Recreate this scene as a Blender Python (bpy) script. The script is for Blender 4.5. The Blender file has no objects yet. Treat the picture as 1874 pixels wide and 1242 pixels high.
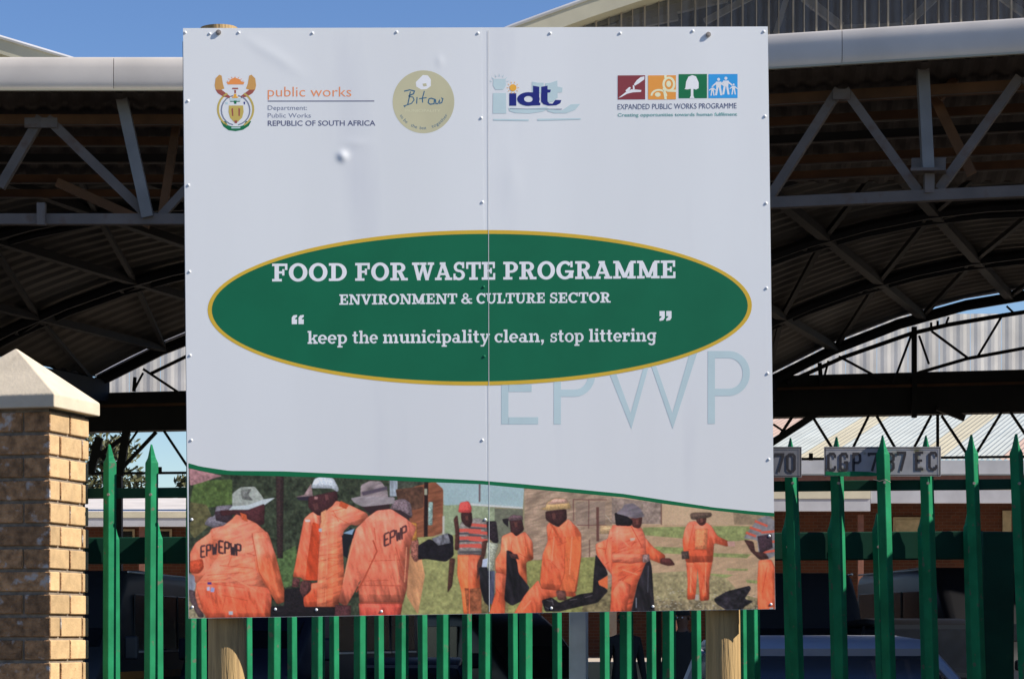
import bpy, bmesh, math, random
import numpy as np
from mathutils import Vector, Matrix
random.seed(7)
SC = bpy.context.scene
C = bpy.context.scene.collection
F = 4385.0; HZ = 1160.0; EYE = 1.5          # focal length and horizon of the photograph, eye height

# ------------------------------------------------------------------ camera, sky, sun, exposure
cd = bpy.data.cameras.new('camera'); cam = bpy.data.objects.new('camera', cd); C.objects.link(cam)
cam.location = (0, 0, EYE); cam.rotation_euler = (math.pi/2, 0, 0)
cd.sensor_width = 36; cd.lens = 36*F/1874; cd.shift_y = (HZ-621)/1874
cd.clip_start = .1; cd.clip_end = 3000
SC.camera = cam
SUN_EL, SUN_SIDE = 38.0, 13.2                # height; degrees from due right towards the camera
sd = Vector((math.cos(math.radians(SUN_EL))*math.cos(math.radians(SUN_SIDE)),
             -math.cos(math.radians(SUN_EL))*math.sin(math.radians(SUN_SIDE)),
             math.sin(math.radians(SUN_EL))))
ld = bpy.data.lights.new('sun', 'SUN'); sun = bpy.data.objects.new('sun', ld); C.objects.link(sun)
ld.energy = 5.0; ld.angle = math.radians(.5); ld.color = (1.0, .93, .82)
sun.rotation_euler = sd.to_track_quat('Z', 'Y').to_euler()
W = bpy.data.worlds.new('World'); SC.world = W; W.use_nodes = True
wn = W.node_tree.nodes; wl = W.node_tree.links
sky = wn.new('ShaderNodeTexSky'); sky.sky_type = 'NISHITA'; sky.sun_disc = False
sky.sun_elevation = math.radians(SUN_EL); sky.sun_rotation = math.atan2(sd.x, sd.y)
sky.air_density = 1.0; sky.dust_density = .05; sky.ozone_density = 3.5
hs = wn.new('ShaderNodeHueSaturation'); hs.inputs['Saturation'].default_value = 1.16; hs.inputs['Hue'].default_value = .512; wl.new(sky.outputs[0], hs.inputs['Color']); wl.new(hs.outputs[0], wn['Background'].inputs[0]); wn['Background'].inputs[1].default_value = .092
SC.view_settings.view_transform = 'Standard'; SC.view_settings.look = 'None'
SC.view_settings.gamma = 1; SC.view_settings.exposure = 0.5
SC.view_settings.use_curve_mapping = False
SC.render.engine = 'CYCLES'; SC.cycles.max_bounces = 6

def at(px, py, Y):
    return Vector(((px-937)*Y/F, Y, EYE+(HZ-py)*Y/F))
def s2l(c):
    c = c/255.0
    return c/12.92 if c <= .04045 else ((c+.055)/1.055)**2.4

# ------------------------------------------------------------------ materials
MATS = {}
def mat(name, col, rough=.6, metal=0.0, var=.15, scale=8.0, bump=.0, bscale=40.0, obj_var=0.0, spots=None, coord='Object', stretch=(1,1,1), spec=.5):
    m = bpy.data.materials.new(name); m.use_nodes = True
    n = m.node_tree.nodes; l = m.node_tree.links; b = n['Principled BSDF']
    b.inputs['Roughness'].default_value = rough; b.inputs['Metallic'].default_value = metal
    b.inputs['Specular IOR Level'].default_value = spec
    tc = n.new('ShaderNodeTexCoord'); mp = n.new('ShaderNodeMapping'); mp.inputs['Scale'].default_value = stretch
    l.new(tc.outputs[coord], mp.inputs[0])
    oi = n.new('ShaderNodeObjectInfo')
    ad = n.new('ShaderNodeVectorMath'); ad.operation = 'ADD'; l.new(mp.outputs[0], ad.inputs[0])
    mu = n.new('ShaderNodeMath'); mu.operation = 'MULTIPLY'; mu.inputs[1].default_value = 37.0
    l.new(oi.outputs['Random'], mu.inputs[0]); l.new(mu.outputs[0], ad.inputs[1])
    nz = n.new('ShaderNodeTexNoise'); nz.inputs['Scale'].default_value = scale; nz.inputs['Detail'].default_value = 6
    l.new(ad.outputs[0], nz.inputs['Vector'])
    cr = n.new('ShaderNodeValToRGB'); e = cr.color_ramp.elements
    c0 = [max(0, x*(1-var)) for x in col]; c1 = [min(1, x*(1+var)) for x in col]
    e[0].position = .3; e[0].color = (*c0, 1); e[1].position = .7; e[1].color = (*c1, 1)
    l.new(nz.outputs[0], cr.inputs[0]); out = cr.outputs[0]
    if obj_var:
        hv = n.new('ShaderNodeHueSaturation'); l.new(out, hv.inputs['Color'])
        mr = n.new('ShaderNodeMapRange'); mr.inputs[3].default_value = 1-obj_var; mr.inputs[4].default_value = 1+obj_var
        l.new(oi.outputs['Random'], mr.inputs[0]); l.new(mr.outputs[0], hv.inputs['Value']); out = hv.outputs[0]
    if spots:
        sc_, lo, hi, scol = spots
        n2 = n.new('ShaderNodeTexNoise'); n2.inputs['Scale'].default_value = sc_; n2.inputs['Detail'].default_value = 5
        l.new(ad.outputs[0], n2.inputs['Vector'])
        r2 = n.new('ShaderNodeMapRange'); r2.inputs[1].default_value = lo; r2.inputs[2].default_value = hi
        l.new(n2.outputs[0], r2.inputs[0])
        mx = n.new('ShaderNodeMixRGB'); l.new(r2.outputs[0], mx.inputs[0]); l.new(out, mx.inputs[1]); mx.inputs[2].default_value = (*scol, 1)
        out = mx.outputs[0]
    l.new(out, b.inputs['Base Color'])
    if bump:
        n3 = n.new('ShaderNodeTexNoise'); n3.inputs['Scale'].default_value = bscale; n3.inputs['Detail'].default_value = 4
        l.new(ad.outputs[0], n3.inputs['Vector'])
        bp = n.new('ShaderNodeBump'); bp.inputs['Strength'].default_value = bump; bp.inputs['Distance'].default_value = .01
        l.new(n3.outputs[0], bp.inputs['Height']); l.new(bp.outputs[0], b.inputs['Normal'])
    MATS[name] = m
    return m

M_asphalt = mat('asphalt', (.045,.043,.042), .9, var=.3, scale=3, bump=.4, bscale=60)
M_earth = mat('earth', (.11,.09,.07), .95, var=.3, scale=.6, bump=.3, bscale=20)
M_paving = mat('paving', (.50,.42,.33), .9, var=.15, scale=1.5, bump=.2)
M_fascia = mat('fascia_paint', (.64,.585,.53), .6, var=.12, scale=1.2)
M_steel = mat('galvanised_steel', (.125,.10,.085), .6, var=.2, scale=3, spots=(6,.55,.75,(.10,.055,.035)))
M_rust = mat('rusty_primer', (.13,.062,.028), .8, var=.4, scale=2)
M_black = mat('dark_steel', (.016,.014,.013), .75, var=.3, scale=2)
M_sheet = mat('weathered_roof_sheet', (.16,.135,.105), .8, var=.35, scale=.7, spots=(.35,.52,.75,(.20,.185,.16)))
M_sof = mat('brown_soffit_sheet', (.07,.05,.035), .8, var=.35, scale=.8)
M_cream = mat('cream_roof_edge', (.46,.43,.33), .7, var=.1, scale=2)
M_batten = mat('beige_batten', (.24,.20,.155), .7, var=.2, scale=4, obj_var=.3)
M_white = mat('white_gutter', (.55,.55,.58), .6, var=.1, scale=2)
M_bright = mat('cream_gutter', (.75,.68,.5), .6, var=.08, scale=2)
M_redline = mat('red_oxide_board', (.22,.09,.06), .7)
M_redbrick = mat('red_brick_wall', (.17,.05,.022), .85, var=.3, scale=5)
nt_ = M_redbrick.node_tree; bt = nt_.nodes.new('ShaderNodeTexBrick'); tc_ = nt_.nodes.new('ShaderNodeTexCoord'); mp0 = nt_.nodes.new('ShaderNodeMapping')
mp0.inputs['Rotation'].default_value = (math.pi/2, 0, 0); nt_.links.new(tc_.outputs['Object'], mp0.inputs[0]); nt_.links.new(mp0.outputs[0], bt.inputs['Vector'])
bt.inputs['Scale'].default_value = 1; bt.inputs['Brick Width'].default_value = .23; bt.inputs['Row Height'].default_value = .085; bt.inputs['Mortar Size'].default_value = .006
bt.inputs['Color1'].default_value = (.13,.038,.018,1); bt.inputs['Color2'].default_value = (.09,.026,.014,1); bt.inputs['Mortar'].default_value = (.12,.08,.06,1)
nt_.links.new(bt.outputs['Color'], nt_.nodes['Principled BSDF'].inputs['Base Color'])
M_win = mat('cream_window_frame', (.5,.42,.28), .6)
M_gsheet = mat('pale_ribbed_sheet', (.74,.70,.63), .6, var=.12, scale=1.5, obj_var=.12)
M_pink = mat('pink_roof_sheet', (.46,.335,.27), .55, var=.08, scale=1)
M_cyan = mat('pale_roof_sheet', (.40,.43,.41), .55, var=.08, scale=1)
M_yel = mat('cream_roof_sheet', (.42,.385,.28), .55, var=.08, scale=1)
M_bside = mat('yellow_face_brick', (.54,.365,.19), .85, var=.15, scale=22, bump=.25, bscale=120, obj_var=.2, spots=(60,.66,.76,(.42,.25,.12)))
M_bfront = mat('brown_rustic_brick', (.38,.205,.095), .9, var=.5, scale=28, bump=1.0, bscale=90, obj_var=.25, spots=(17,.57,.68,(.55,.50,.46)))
M_mortar = mat('dark_mortar', (.22,.18,.14), .95, var=.3, scale=30, bump=.5)
M_cap = mat('cream_concrete_cap', (.62,.53,.40), .85, var=.08, scale=10, bump=.15, bscale=60, spots=(9,.62,.8,(.45,.38,.28)))
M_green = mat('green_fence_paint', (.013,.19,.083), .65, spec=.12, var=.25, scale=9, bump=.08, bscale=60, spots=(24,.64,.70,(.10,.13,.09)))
M_green2 = mat('shaded_green_gate_paint', (.004,.045,.026), .7, spec=.2, var=.2, scale=6, spots=(8,.66,.78,(.015,.07,.04)))  # shade on gate, post and rails is put into this darker green
M_bolt = mat('bolt_steel', (.35,.30,.26), .5, .5)
M_wood = mat('pine_pole', (.42,.28,.12), .8, var=.3, scale=5, bump=.6, bscale=14, stretch=(9,9,.7), spots=(5,.58,.8,(.16,.10,.05)))
M_endw = mat('pole_end_grain', (.20,.14,.09), .9, var=.3, scale=30)
M_galv = mat('galvanised_post', (.62,.63,.65), .5, .2, var=.12, scale=12)
M_plate = mat('grey_number_plate', (.34,.34,.36), .6, var=.15, scale=14, spots=(16,.58,.7,(.17,.16,.08)))
M_plate2 = mat('dull_number_plate', (.19,.19,.21), .6, var=.15, scale=14)
M_ink = mat('black_ink', (.025,.022,.028), .6, var=.2, scale=30)
M_leaf = mat('olive_leaf', (.085,.085,.03), .7, var=.45, scale=3)
M_bark = mat('tree_bark', (.09,.065,.045), .9, var=.3, bump=.5)
M_rubber = mat('tyre_rubber', (.015,.015,.016), .9)
M_rim = mat('wheel_rim', (.3,.3,.32), .35, .8)
M_carblue = mat('blue_silver_paint', (.30,.30,.33), .35, .2, var=.03)
M_carnavy = mat('navy_paint', (.010,.013,.028), .45, .1, var=.05)
M_carblack = mat('black_paint', (.008,.008,.010), .4, .1, var=.05)
M_vangrey = mat('dark_grey_van_paint', (.016,.018,.022), .5, .1, var=.06)
M_trim = mat('pale_trim', (.45,.45,.44), .4, .3)
M_amber = mat('orange_stripe', (.28,.11,.02), .5)
M_lamp = mat('headlamp_lens', (.5,.5,.52), .15)
M_tail = mat('tail_lamp_lens', (.3,.02,.02), .2)
M_skin = mat('brown_skin', (.10,.045,.028), .6, var=.08)
M_cloth = mat('black_cloth', (.012,.012,.014), .9, var=.2)
M_hair = mat('black_hair', (.008,.007,.007), .9)
M_alu = mat('grey_angle_iron', (.28,.28,.29), .5, .5)
def glassy(name, col, alpha, rough=.1):
    m = mat(name, col, rough); nt = m.node_tree; n = nt.nodes
    tr = n.new('ShaderNodeBsdfTransparent'); mx = n.new('ShaderNodeMixShader'); mx.inputs[0].default_value = alpha
    nt.links.new(tr.outputs[0], mx.inputs[1]); nt.links.new(n['Principled BSDF'].outputs[0], mx.inputs[2])
    nt.links.new(mx.outputs[0], n['Material Output'].inputs[0]); return m
M_glass = glassy('tinted_glass', (.008,.010,.014), .88, .25)
M_trans = glassy('smoky_translucent_sheet', (.10,.105,.12), .68, .4)

# ------------------------------------------------------------------ mesh helpers
def tag(o, label=None, cat=None, group=None, kind=None):
    if label: o['label'] = label
    if cat: o['category'] = cat
    if group: o['group'] = group
    if kind: o['kind'] = kind
    return o
def empty(name, loc, label, cat, group=None):
    o = bpy.data.objects.new(name, None); C.objects.link(o); o.location = loc; o.empty_display_size = .2
    return tag(o, label, cat, group)
class MB:
    def __init__(s): s.v = []; s.f = []; s.mi = []
    def add(s, vs, fs, mi=0):
        b = len(s.v); s.v += [tuple(v) for v in vs]; s.f += [tuple(b+i for i in f) for f in fs]; s.mi += [mi]*len(fs); return s
    def box(s, lo, hi, M=None, mi=0):
        x0,y0,z0 = lo; x1,y1,z1 = hi
        vs = [Vector(p) for p in ((x0,y0,z0),(x1,y0,z0),(x1,y1,z0),(x0,y1,z0),(x0,y0,z1),(x1,y0,z1),(x1,y1,z1),(x0,y1,z1))]
        if M is not None: vs = [M @ v for v in vs]
        return s.add(vs, [(0,3,2,1),(4,5,6,7),(0,1,5,4),(1,2,6,5),(2,3,7,6),(3,0,4,7)], mi)
    def bar(s, p, q, w, h=None, up=Vector((0,0,1)), mi=0):
        p = Vector(p); q = Vector(q); h = h or w; d = (q-p).normalized()
        if abs(d.dot(up)) > .95: up = Vector((0,1,0))
        a = d.cross(up).normalized(); b = a.cross(d).normalized()
        o = [(-1,-1),(1,-1),(1,1),(-1,1)]
        vs = [p+a*w/2*i+b*h/2*j for i,j in o]+[q+a*w/2*i+b*h/2*j for i,j in o]
        return s.add(vs, [(3,2,1,0),(4,5,6,7),(0,1,5,4),(1,2,6,5),(2,3,7,6),(3,0,4,7)], mi)
    def tube(s, pts, rs, n=12, cap=True, mi=0):
        pts = [Vector(p) for p in pts]; b = []
        if not hasattr(rs, '__len__'): rs = [rs]*len(pts)
        for i, p in enumerate(pts):
            d = (pts[min(i+1,len(pts)-1)]-pts[max(i-1,0)]).normalized()
            up = Vector((0,0,1)) if abs(d.z) < .9 else Vector((0,1,0))
            a = d.cross(up).normalized(); c = a.cross(d)
            b += [p+(a*math.cos(t)+c*math.sin(t))*rs[i] for t in [2*math.pi*k/n for k in range(n)]]
        fs = []
        for i in range(len(pts)-1):
            for k in range(n): fs.append((i*n+k, i*n+(k+1)%n, (i+1)*n+(k+1)%n, (i+1)*n+k))
        if cap: fs += [tuple(range(n))[::-1], tuple((len(pts)-1)*n+k for k in range(n))]
        return s.add(b, fs, mi)
    def mesh(s, name, m):
        me = bpy.data.meshes.new(name); me.from_pydata(s.v, [], s.f)
        for x in (m if isinstance(m, (list, tuple)) else [m]): me.materials.append(x)
        me.polygons.foreach_set('material_index', s.mi)
        me.update(); return me
    def build(s, name, m, parent=None, smooth=False, bevel=0, fix=True):
        me = s.mesh(name, m)
        if fix:
            bm = bmesh.new(); bm.from_mesh(me); bmesh.ops.recalc_face_normals(bm, faces=bm.faces); bm.to_mesh(me); bm.free()
        return link(name, me, parent, smooth, bevel)
def link(name, me, parent=None, smooth=False, bevel=0):
    o = bpy.data.objects.new(name, me); C.objects.link(o)
    if smooth:
        me.polygons.foreach_set('use_smooth', [True]*len(me.polygons))
        try: me.set_sharp_from_angle(angle=math.radians(40))
        except Exception: pass
    if bevel:
        b = o.modifiers.new('bevel', 'BEVEL'); b.width = bevel; b.segments = 2; b.limit_method = 'ANGLE'
    if parent:
        o.parent = parent; par = parent; off = Vector((0,0,0))
        while par is not None: off += par.location; par = par.parent
        if all(r == 0 for r in parent.rotation_euler): o.location = -off   # meshes are written in world coordinates
    return o
def bars(name, lines, m, parent, label=None):
    for (p, q, w) in lines: MB().bar(p, q, w).build(name, m, parent)
# ------------------------------------------------------------------ the ground
def sheet(name, x0, x1, y0, y1, z, m, kind='structure'):
    o = MB().add([(x0,y0,z),(x1,y0,z),(x1,y1,z),(x0,y1,z)], [(0,1,2,3)]).build(name, m); return tag(o, kind=kind)
sheet('ground', -1500, 1500, -300, 2500, 0, M_earth)
sheet('parking_asphalt', -45, 60, 10.6, 51.6, .004, M_asphalt)
terrace = MB().box((-60, 52, 0), (60, 76, .9)).build('paved_terrace', M_paving, bevel=.02); tag(terrace, kind='structure')
hb = MB()
hb.box((-60, 75.2, .905), (60, 75.9, 1.2)); tag(hb.build('terrace_kerb', M_redline), kind='structure')

# ------------------------------------------------------------------ station canopy: fascia, truss, purlins, vaults
canopy = empty('station_canopy', (0, 26, 0), 'large steel station canopy with pale fascia and dark vaulted roof behind the signboard', 'canopy')
T15 = math.tan(math.radians(15))
def yf(px):
    return min(25.94, 25.674/(1+T15*(px-937)/F))
ZT, ZB = 7.75, 7.395
def fpt(px, dy, z):
    Y = yf(px); return Vector(((px-937)*Y/F, Y+dy, z))
def fascia_panel(a, b):
    m = MB(); prof = [(.10,ZT),(.02,ZT-.004),(.0,ZT-.03),(-.010,ZT-.12),(-.013,ZT-.2),(-.010,ZB+.09),(0,ZB+.02),(.015,ZB),(.10,ZB)]
    vs = []
    for px in (a+.6, b-.6):
        for dy, z in prof: vs.append(fpt(px, dy, z))
    n = len(prof)
    fs = [(i, i+1, n+i+1, n+i) for i in range(n-1)]+[(n-1, 0, n, 2*n-1)]+[tuple(range(n))[::-1], tuple(range(n, 2*n))]
    m.add(vs, fs).build('fascia_panel', M_fascia, canopy, smooth=True)
for a, b in ((-1150,-460),(-460,208),(208,770),(770,1141),(1141,1541),(1541,2250),(2250,2900)): fascia_panel(a, b)
def flong(name, dy, z, w, h, m, cuts=(-1150,770,2900)):
    for a, b in zip(cuts[:-1], cuts[1:]): MB().bar(fpt(a,dy,z), fpt(b,dy,z), w, h).build(name, m, canopy)
flong('drip_edge', -.01, ZB-.012, .05, .02, M_yel)
flong('bottom_chord', .55, 6.08, .12, .115, M_steel)
flong('top_chord', 1.0, 7.27, .14, .11, M_rust)
for k, (dy, z) in enumerate(((1.0,7.28),(2.0,7.24),(3.0,7.24),(4.3,7.24),(5.3,7.24))):
    flong('purlin', dy, z, .07, .10, M_rust if k != 2 else M_black)
    flong('purlin_lip', dy-.04, z-.06, .03, .018, M_steel)
def fb(px, py, dy=0):
    Y = yf(px)+dy+.5; return at(px, py, Y)
for (a, b, w, dy, m) in [((8,330),(68,228),.10,.1,M_steel),((98,228),(272,396),.105,.1,M_steel),((330,185),(297,392),.09,.9,M_rust),((360,325),(297,393),.085,.1,M_steel),
      ((118,340),(262,405),.10,1.2,M_rust),((-60,228),(-240,396),.1,.1,M_steel),((-160,228),(8,330),.0,.1,M_steel),
      ((1527,178),(1415,352),.095,.1,M_steel),((1556,178),(1672,338),.095,.1,M_steel),((1857,155),(1728,334),.095,.1,M_steel),((1715,188),(1772,305),.11,.9,M_rust),
      ((1884,155),(2010,320),.095,.1,M_steel),((560,215),(430,392),.095,.1,M_steel),((600,215),(780,388),.095,.1,M_steel),((1000,200),(880,385),.095,.1,M_steel),((1040,200),(1200,370),.095,.1,M_steel),
      ((2170,140),(2050,310),.095,.1,M_steel)]:
    if w:
        A_, B_ = fb(*a,dy), fb(*b,dy); e_ = (B_-A_).normalized(); MB().bar(A_-e_*.09, B_+e_*.09, w).build('brace', m, canopy)
M_post = mat('light_grey_post', (.19,.18,.17), .5, .2, var=.15, scale=3)
MB().bar(fb(216,148,.0), fb(271,398,.0), .125).build('hanger_post', M_post, canopy)
MB().bar(fb(1686,82,.0), fb(1698,312,.0), .12).build('hanger_post', M_post, canopy)
MB().bar(fb(1700,318,.0), fb(1700,354,.0), .10).build('hanger_post', M_steel, canopy)
for gx_, gy_ in ((1540,172),(272,398),(60,224),(90,224)):
    c_ = fb(gx_, gy_, .03); MB().box((c_.x-.09, c_.y-.008, c_.z-.06), (c_.x+.09, c_.y+.008, c_.z+.05)).build('gusset_plate', M_steel, canopy)
MB().bar(fb(1668,313,-.05), fb(1731,312,-.05), .2, .03).build('gusset_plate', M_steel, canopy)
MB().bar(fb(1668,300,.05), fb(1731,299,.05), .02, .12).build('gusset_plate', M_steel, canopy)
MB().bar(fb(76,372,-.05), fb(76,412,-.05), .09).build('bracket', M_steel, canopy)
MB().bar(fb(1790,100,.6), fb(1718,180,.6), .12, .08).build('bracket', M_rust, canopy)
# soffit: corrugated sheet from the fascia back to the vaults
def corr(pts0, pts1, pitch, amp, m, name, parent, normal=Vector((0,0,1))):
    """ribbed sheet between two polylines of equal length; ribs run across from the first to the second"""
    vs = []; fs = []
    for k, (p, q) in enumerate(zip(pts0, pts1)):
        o = normal*(amp if (k//2) % 2 else 0); vs += [p+o, q+o]
    for k in range(len(pts0)-1): fs.append((2*k, 2*k+1, 2*k+3, 2*k+2))
    return MB().add(vs, fs).build(name, m, parent, fix=False)
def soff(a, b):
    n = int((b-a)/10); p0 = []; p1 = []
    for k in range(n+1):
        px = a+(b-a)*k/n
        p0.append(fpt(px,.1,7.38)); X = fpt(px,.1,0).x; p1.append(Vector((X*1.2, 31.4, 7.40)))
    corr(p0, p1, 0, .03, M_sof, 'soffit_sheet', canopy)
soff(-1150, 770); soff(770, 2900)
# top of flat roof
for a, b in ((-1150,770),(770,2900)):
    A = fpt(a,.1,7.6); B = fpt(b,.1,7.6)
    MB().add([A, B, (B.x*1.2,31.6,7.6), (A.x*1.2,31.6,7.6)], [(0,1,2,3)]).build('flat_roof_deck', M_cream, canopy)
# vaults: parabolic barrels whose axis runs 18 degrees to the right of the view
SPAN, RISE, ZS, SK = 14.0, 1.95, 6.72, 1463/F
X50 = (1400-937)*50/F
def vp(bay, u, Y, dz=0):
    x = X50+(bay+u)*SPAN-(50-Y)*SK
    return Vector((x, Y, ZS+RISE*(1-(1-2*u)**2)+dz))
for bay in (-3,-2,-1,0,1,2):
    n = 36; vs = []; fs = []
    Ys = [31.3+18.75*j/170 for j in range(171)] if bay in (-1,0) else (31.3, 50.05)
    for k in range(n+1):
        u = k/n
        for j, Y in enumerate(Ys): vs.append(vp(bay, u, Y, .15+(.045 if (j//2)%2 else 0)))
    m = len(Ys)
    for k in range(n):
        for j in range(m-1): fs.append((k*m+j, (k+1)*m+j, (k+1)*m+j+1, k*m+j+1))
    MB().add(vs, fs).build('vault_sheet', M_sheet, canopy, fix=False)
    # outer skin, a little higher
    vs = []; fs = []
    for k in range(31):
        for Y in (31.3, 50.2): vs.append(vp(bay, k/30, Y, .26))
    for k in range(30): fs.append((2*k, 2*k+2, 2*k+3, 2*k+1))
    MB().add(vs, fs).build('vault_outer_skin', M_white, canopy, fix=False)
    # front closure above the soffit, unseen, added to stop light leaking in
    vs = []; fs = []
    for k in range(31):
        p = vp(bay, k/30, 31.35, .26); vs += [Vector((p.x, 31.35, min(p.z, 7.42))), p]
    for k in range(30): fs.append((2*k, 2*k+2, 2*k+3, 2*k+1))
    MB().add(vs, fs).build('vault_end_closure', M_sof, canopy, fix=False)
    if bay in (-1, 0):
        for Y in (35.5, 40, 45):
            pts = [vp(bay, k/14, Y) for k in range(15)]
            MB().tube(pts, .10, 6).build('rib_chord', M_black, canopy)
            if Y > 35.6:
                lo = [vp(bay, k/14, Y, -.0)+Vector((0, .55, -.05)) for k in range(15)]
                MB().tube(lo, .07, 6).build('rib_chord', M_black, canopy)
                for k in range(1, 15): MB().bar(pts[k], lo[k] if k % 2 else lo[k-1], .06).build('rib_lacing', M_black, canopy)
        for k in range(8):
            u = .105+.13*k
            if u < 1:
                MB().bar(vp(bay,u,31.5,.0), vp(bay,u,50,.0), .17, .14).build('purlin', M_black, canopy)
        for Y0, Y1 in ((31.5,35.5),(35.5,40),(40,45),(45,50)):
            for k in range(-1, 7):
                u0 = .235+.13*k; u1 = .105+.13*k
                if u0 <= .98 and u1 > -.03 and u0 > 0:
                    MB().bar(vp(bay,u0,Y0,.02), vp(bay,max(u1,0.0),Y1,.02), .085).build('brace', M_black, canopy)
for bay in (-3,-2,-1,0,1,2,3):
    MB().bar(vp(bay,0,31.3,-.15), vp(bay,0,50.2,-.15), .5, .45).build('valley_beam', M_black, canopy)
# far end: arched chord, webs, deep beam and hanging truss
YF = 50.0
def fl(pts, w, name='far_lattice', m=None, Y=YF):
    for p, q in zip(pts[:-1], pts[1:]): MB().bar(at(*p,Y), at(*q,Y), w*Y/F, w*Y/F*.9).build(name, m or M_black, canopy)
def arcpx(bay, dz=0, n=10, Y=YF, u0=0, u1=1):
    return [vp(bay, u0+(u1-u0)*k/n, Y, dz) for k in range(n+1)]
for bay in (-3,-2,-1,0,1,2):
    MB().tube(arcpx(bay), .12, 6).build('far_arch_chord', M_black, canopy)
    MB().tube([p+Vector((0,.25,.20)) for p in arcpx(bay)], .035, 6).build('far_arch_flashing', M_white, canopy)
for pts, w in [([(1440,700),(1542,654),(1668,610),(1736,594),(1830,578),(1874,571),(1960,562)],8),([(1673,598),(1673,764)],9),([(1535,652),(1640,708)],4.5),([(1668,612),(1632,708)],4.5),
      ([(1682,614),(1700,666)],4),([(1705,606),(1770,654)],4.5),([(1836,574),(1788,654)],4.5),([(1660,690),(1684,681),(1770,656),(1874,637),(1960,628)],6.5),([(1500,664),(1503,705)],7),([(1516,660),(1506,700)],4),
      ([(1736,580),(1730,596)],4),([(1704,590),(1704,606)],4),([(1716,587),(1716,600)],4),([(1842,560),(1858,575)],3.5),
      ([(245,716),(247,690)],6),([(262,682),(246,712)],4),([(262,675),(330,720)],5),([(275,684),(345,650)],6),
      ([(1487,762),(1528,828)],5),([(1590,760),(1558,825)],5),([(1604,760),(1642,826)],5),([(1704,760),(1668,828)],5),([(1716,758),(1716,835)],5),([(1723,760),(1772,834)],5),([(1833,754),(1786,830)],5),
      ([(1848,752),(1900,830)],5),([(1400,840),(1640,838),(1880,835),(1980,834)],5),([(1484,842),(1484,829)],7),([(1492,758),(1405,815)],14),([(1450,762),(1425,800)],6),([(1415,776),(1436,790)],4),([(1715,745),(1765,765)],12),
      ([(232,786),(219,870)],14),([(286,790),(222,858)],7),([(252,788),(226,825)],4),([(300,788),(345,856)],5),([(160,866),(420,864)],5),([(293,866),(293,854)],6),([(165,868),(182,800)],14),([(172,840),(232,796)],9),([(185,846),(205,868)],4),
      ([(168,815),(195,840)],12)]:
    fl(pts, w)
def deep_beam():
    for (a, ya, yb, b, yc, yd) in ((-700,741,808,1000,698,772), (1000,698,772,2700,655,736)):
        A0 = at(a,ya,50.1); A1 = at(a,yb,50.1); B0 = at(b,yc,50.1); B1 = at(b,yd,50.1); D = Vector((0,.4,0))
        MB().add([A1,B1,B0,A0,A1+D,B1+D,B0+D,A0+D], [(0,1,2,3),(7,6,5,4),(0,4,5,1),(3,2,6,7),(0,3,7,4),(1,5,6,2)]).build('deep_beam', M_black, canopy)
        MB().bar(at(a,ya+24,50.0), at(b,yc+25,50.0), .06).build('beam_rail', M_rust, canopy)
deep_beam()
for px in (214, 700, 1200, 2000):
    MB().bar(at(px, 868 if px < 300 else 760, 50.3), Vector(((px-937)*50.3/F, 50.3, 0)), .22).build('column', M_black, canopy)
for px, Y in ((418,26.3),(1322,25.4),(2150,24.6),(-250,26.3)):
    MB().bar(Vector(((px-937)*Y/F, Y, 0)), Vector(((px-937)*Y/F, Y, 7.3)), .2).build('column', M_steel, canopy)

# raised arched roofs showing above the fascia
raised = empty('raised_arched_roof', (4, 30, 7.6), 'raised barrel roof with cream curved edge and smoky ribbed gable rising above fascia on the right', 'roof')
def roof_edge(top, th, Y, depth, parent):
    T = [at(px,py,Y) for px,py in top]; B = [at(px+8,py+th,Y) for px,py in top]; n = len(T); D = Vector((0,depth,0))
    vs = T+B+[p+D for p in T]+[p+D for p in B]; fs = []
    for i in range(n-1): fs += [(i,i+1,n+i+1,n+i),(2*n+i,2*n+i+1,i+1,i),(n+i,n+i+1,3*n+i+1,3*n+i),(3*n+i,3*n+i+1,2*n+i+1,2*n+i)]
    MB().add(vs, fs).build('roof_edge', M_cream, parent)
    MB().tube([p+Vector((0,-.01,.0)) for p in T], .025, 6).build('edge_capping', M_white, parent)
edgeR = [(780,128),(830,97),(880,73),(935,49),(1000,25),(1075,-2),(1160,-30),(1300,-70),(1500,-112),(1750,-142),(2000,-150),(2300,-130)]
roof_edge(edgeR, 33, 30.0, .9, raised)
def ey(px, E):
    for (a, ya), (b, yb) in zip(E[:-1], E[1:]):
        if a <= px <= b: return ya+(yb-ya)*(px-a)/(b-a)
    return E[-1][1]
mb = MB()
px = 960; P = []
while px < 2290:
    P.append(px); px += 11
vs = []
for k, px in enumerate(P):
    Y = 30.35+(.02 if k % 4 < 2 else -.015); vs += [at(px, 150, Y), at(px, max(ey(px,edgeR)+20, -200), Y)]
MB().add(vs, [(2*k,2*k+2,2*k+3,2*k+1) for k in range(len(P)-1)]).build('gable_sheet', M_trans, raised, fix=False)
px = 1005; k = 0
while px < 2280:
    w = .022 if k % 2 == 0 else .011
    p = at(px+random.uniform(-2,2), 150, 30.28); q = Vector((p.x, p.y, at(px, ey(px,edgeR)+24, 30.28).z))
    if q.z > p.z: MB().box((p.x-w/2, p.y, p.z), (p.x+w/2, p.y+.05, q.z)).build('batten', M_batten, raised)
    px += 24 if k % 3 else 19; k += 1
for a, b, w in [((1471,-5),(1540,50),.10),((1712,-5),(1660,44),.10),((1832,-5),(1900,45),.08),((1440,-5),(1420,60),.07),((1130,40),(1330,-5),.12),((1080,62),(1240,30),.10),((1290,40),(1420,-30),.08),((1540,50),(1660,46),.05)]:
    MB().bar(at(*a,30.7), at(*b,30.7), w).build('brace', M_fascia, raised)
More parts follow.
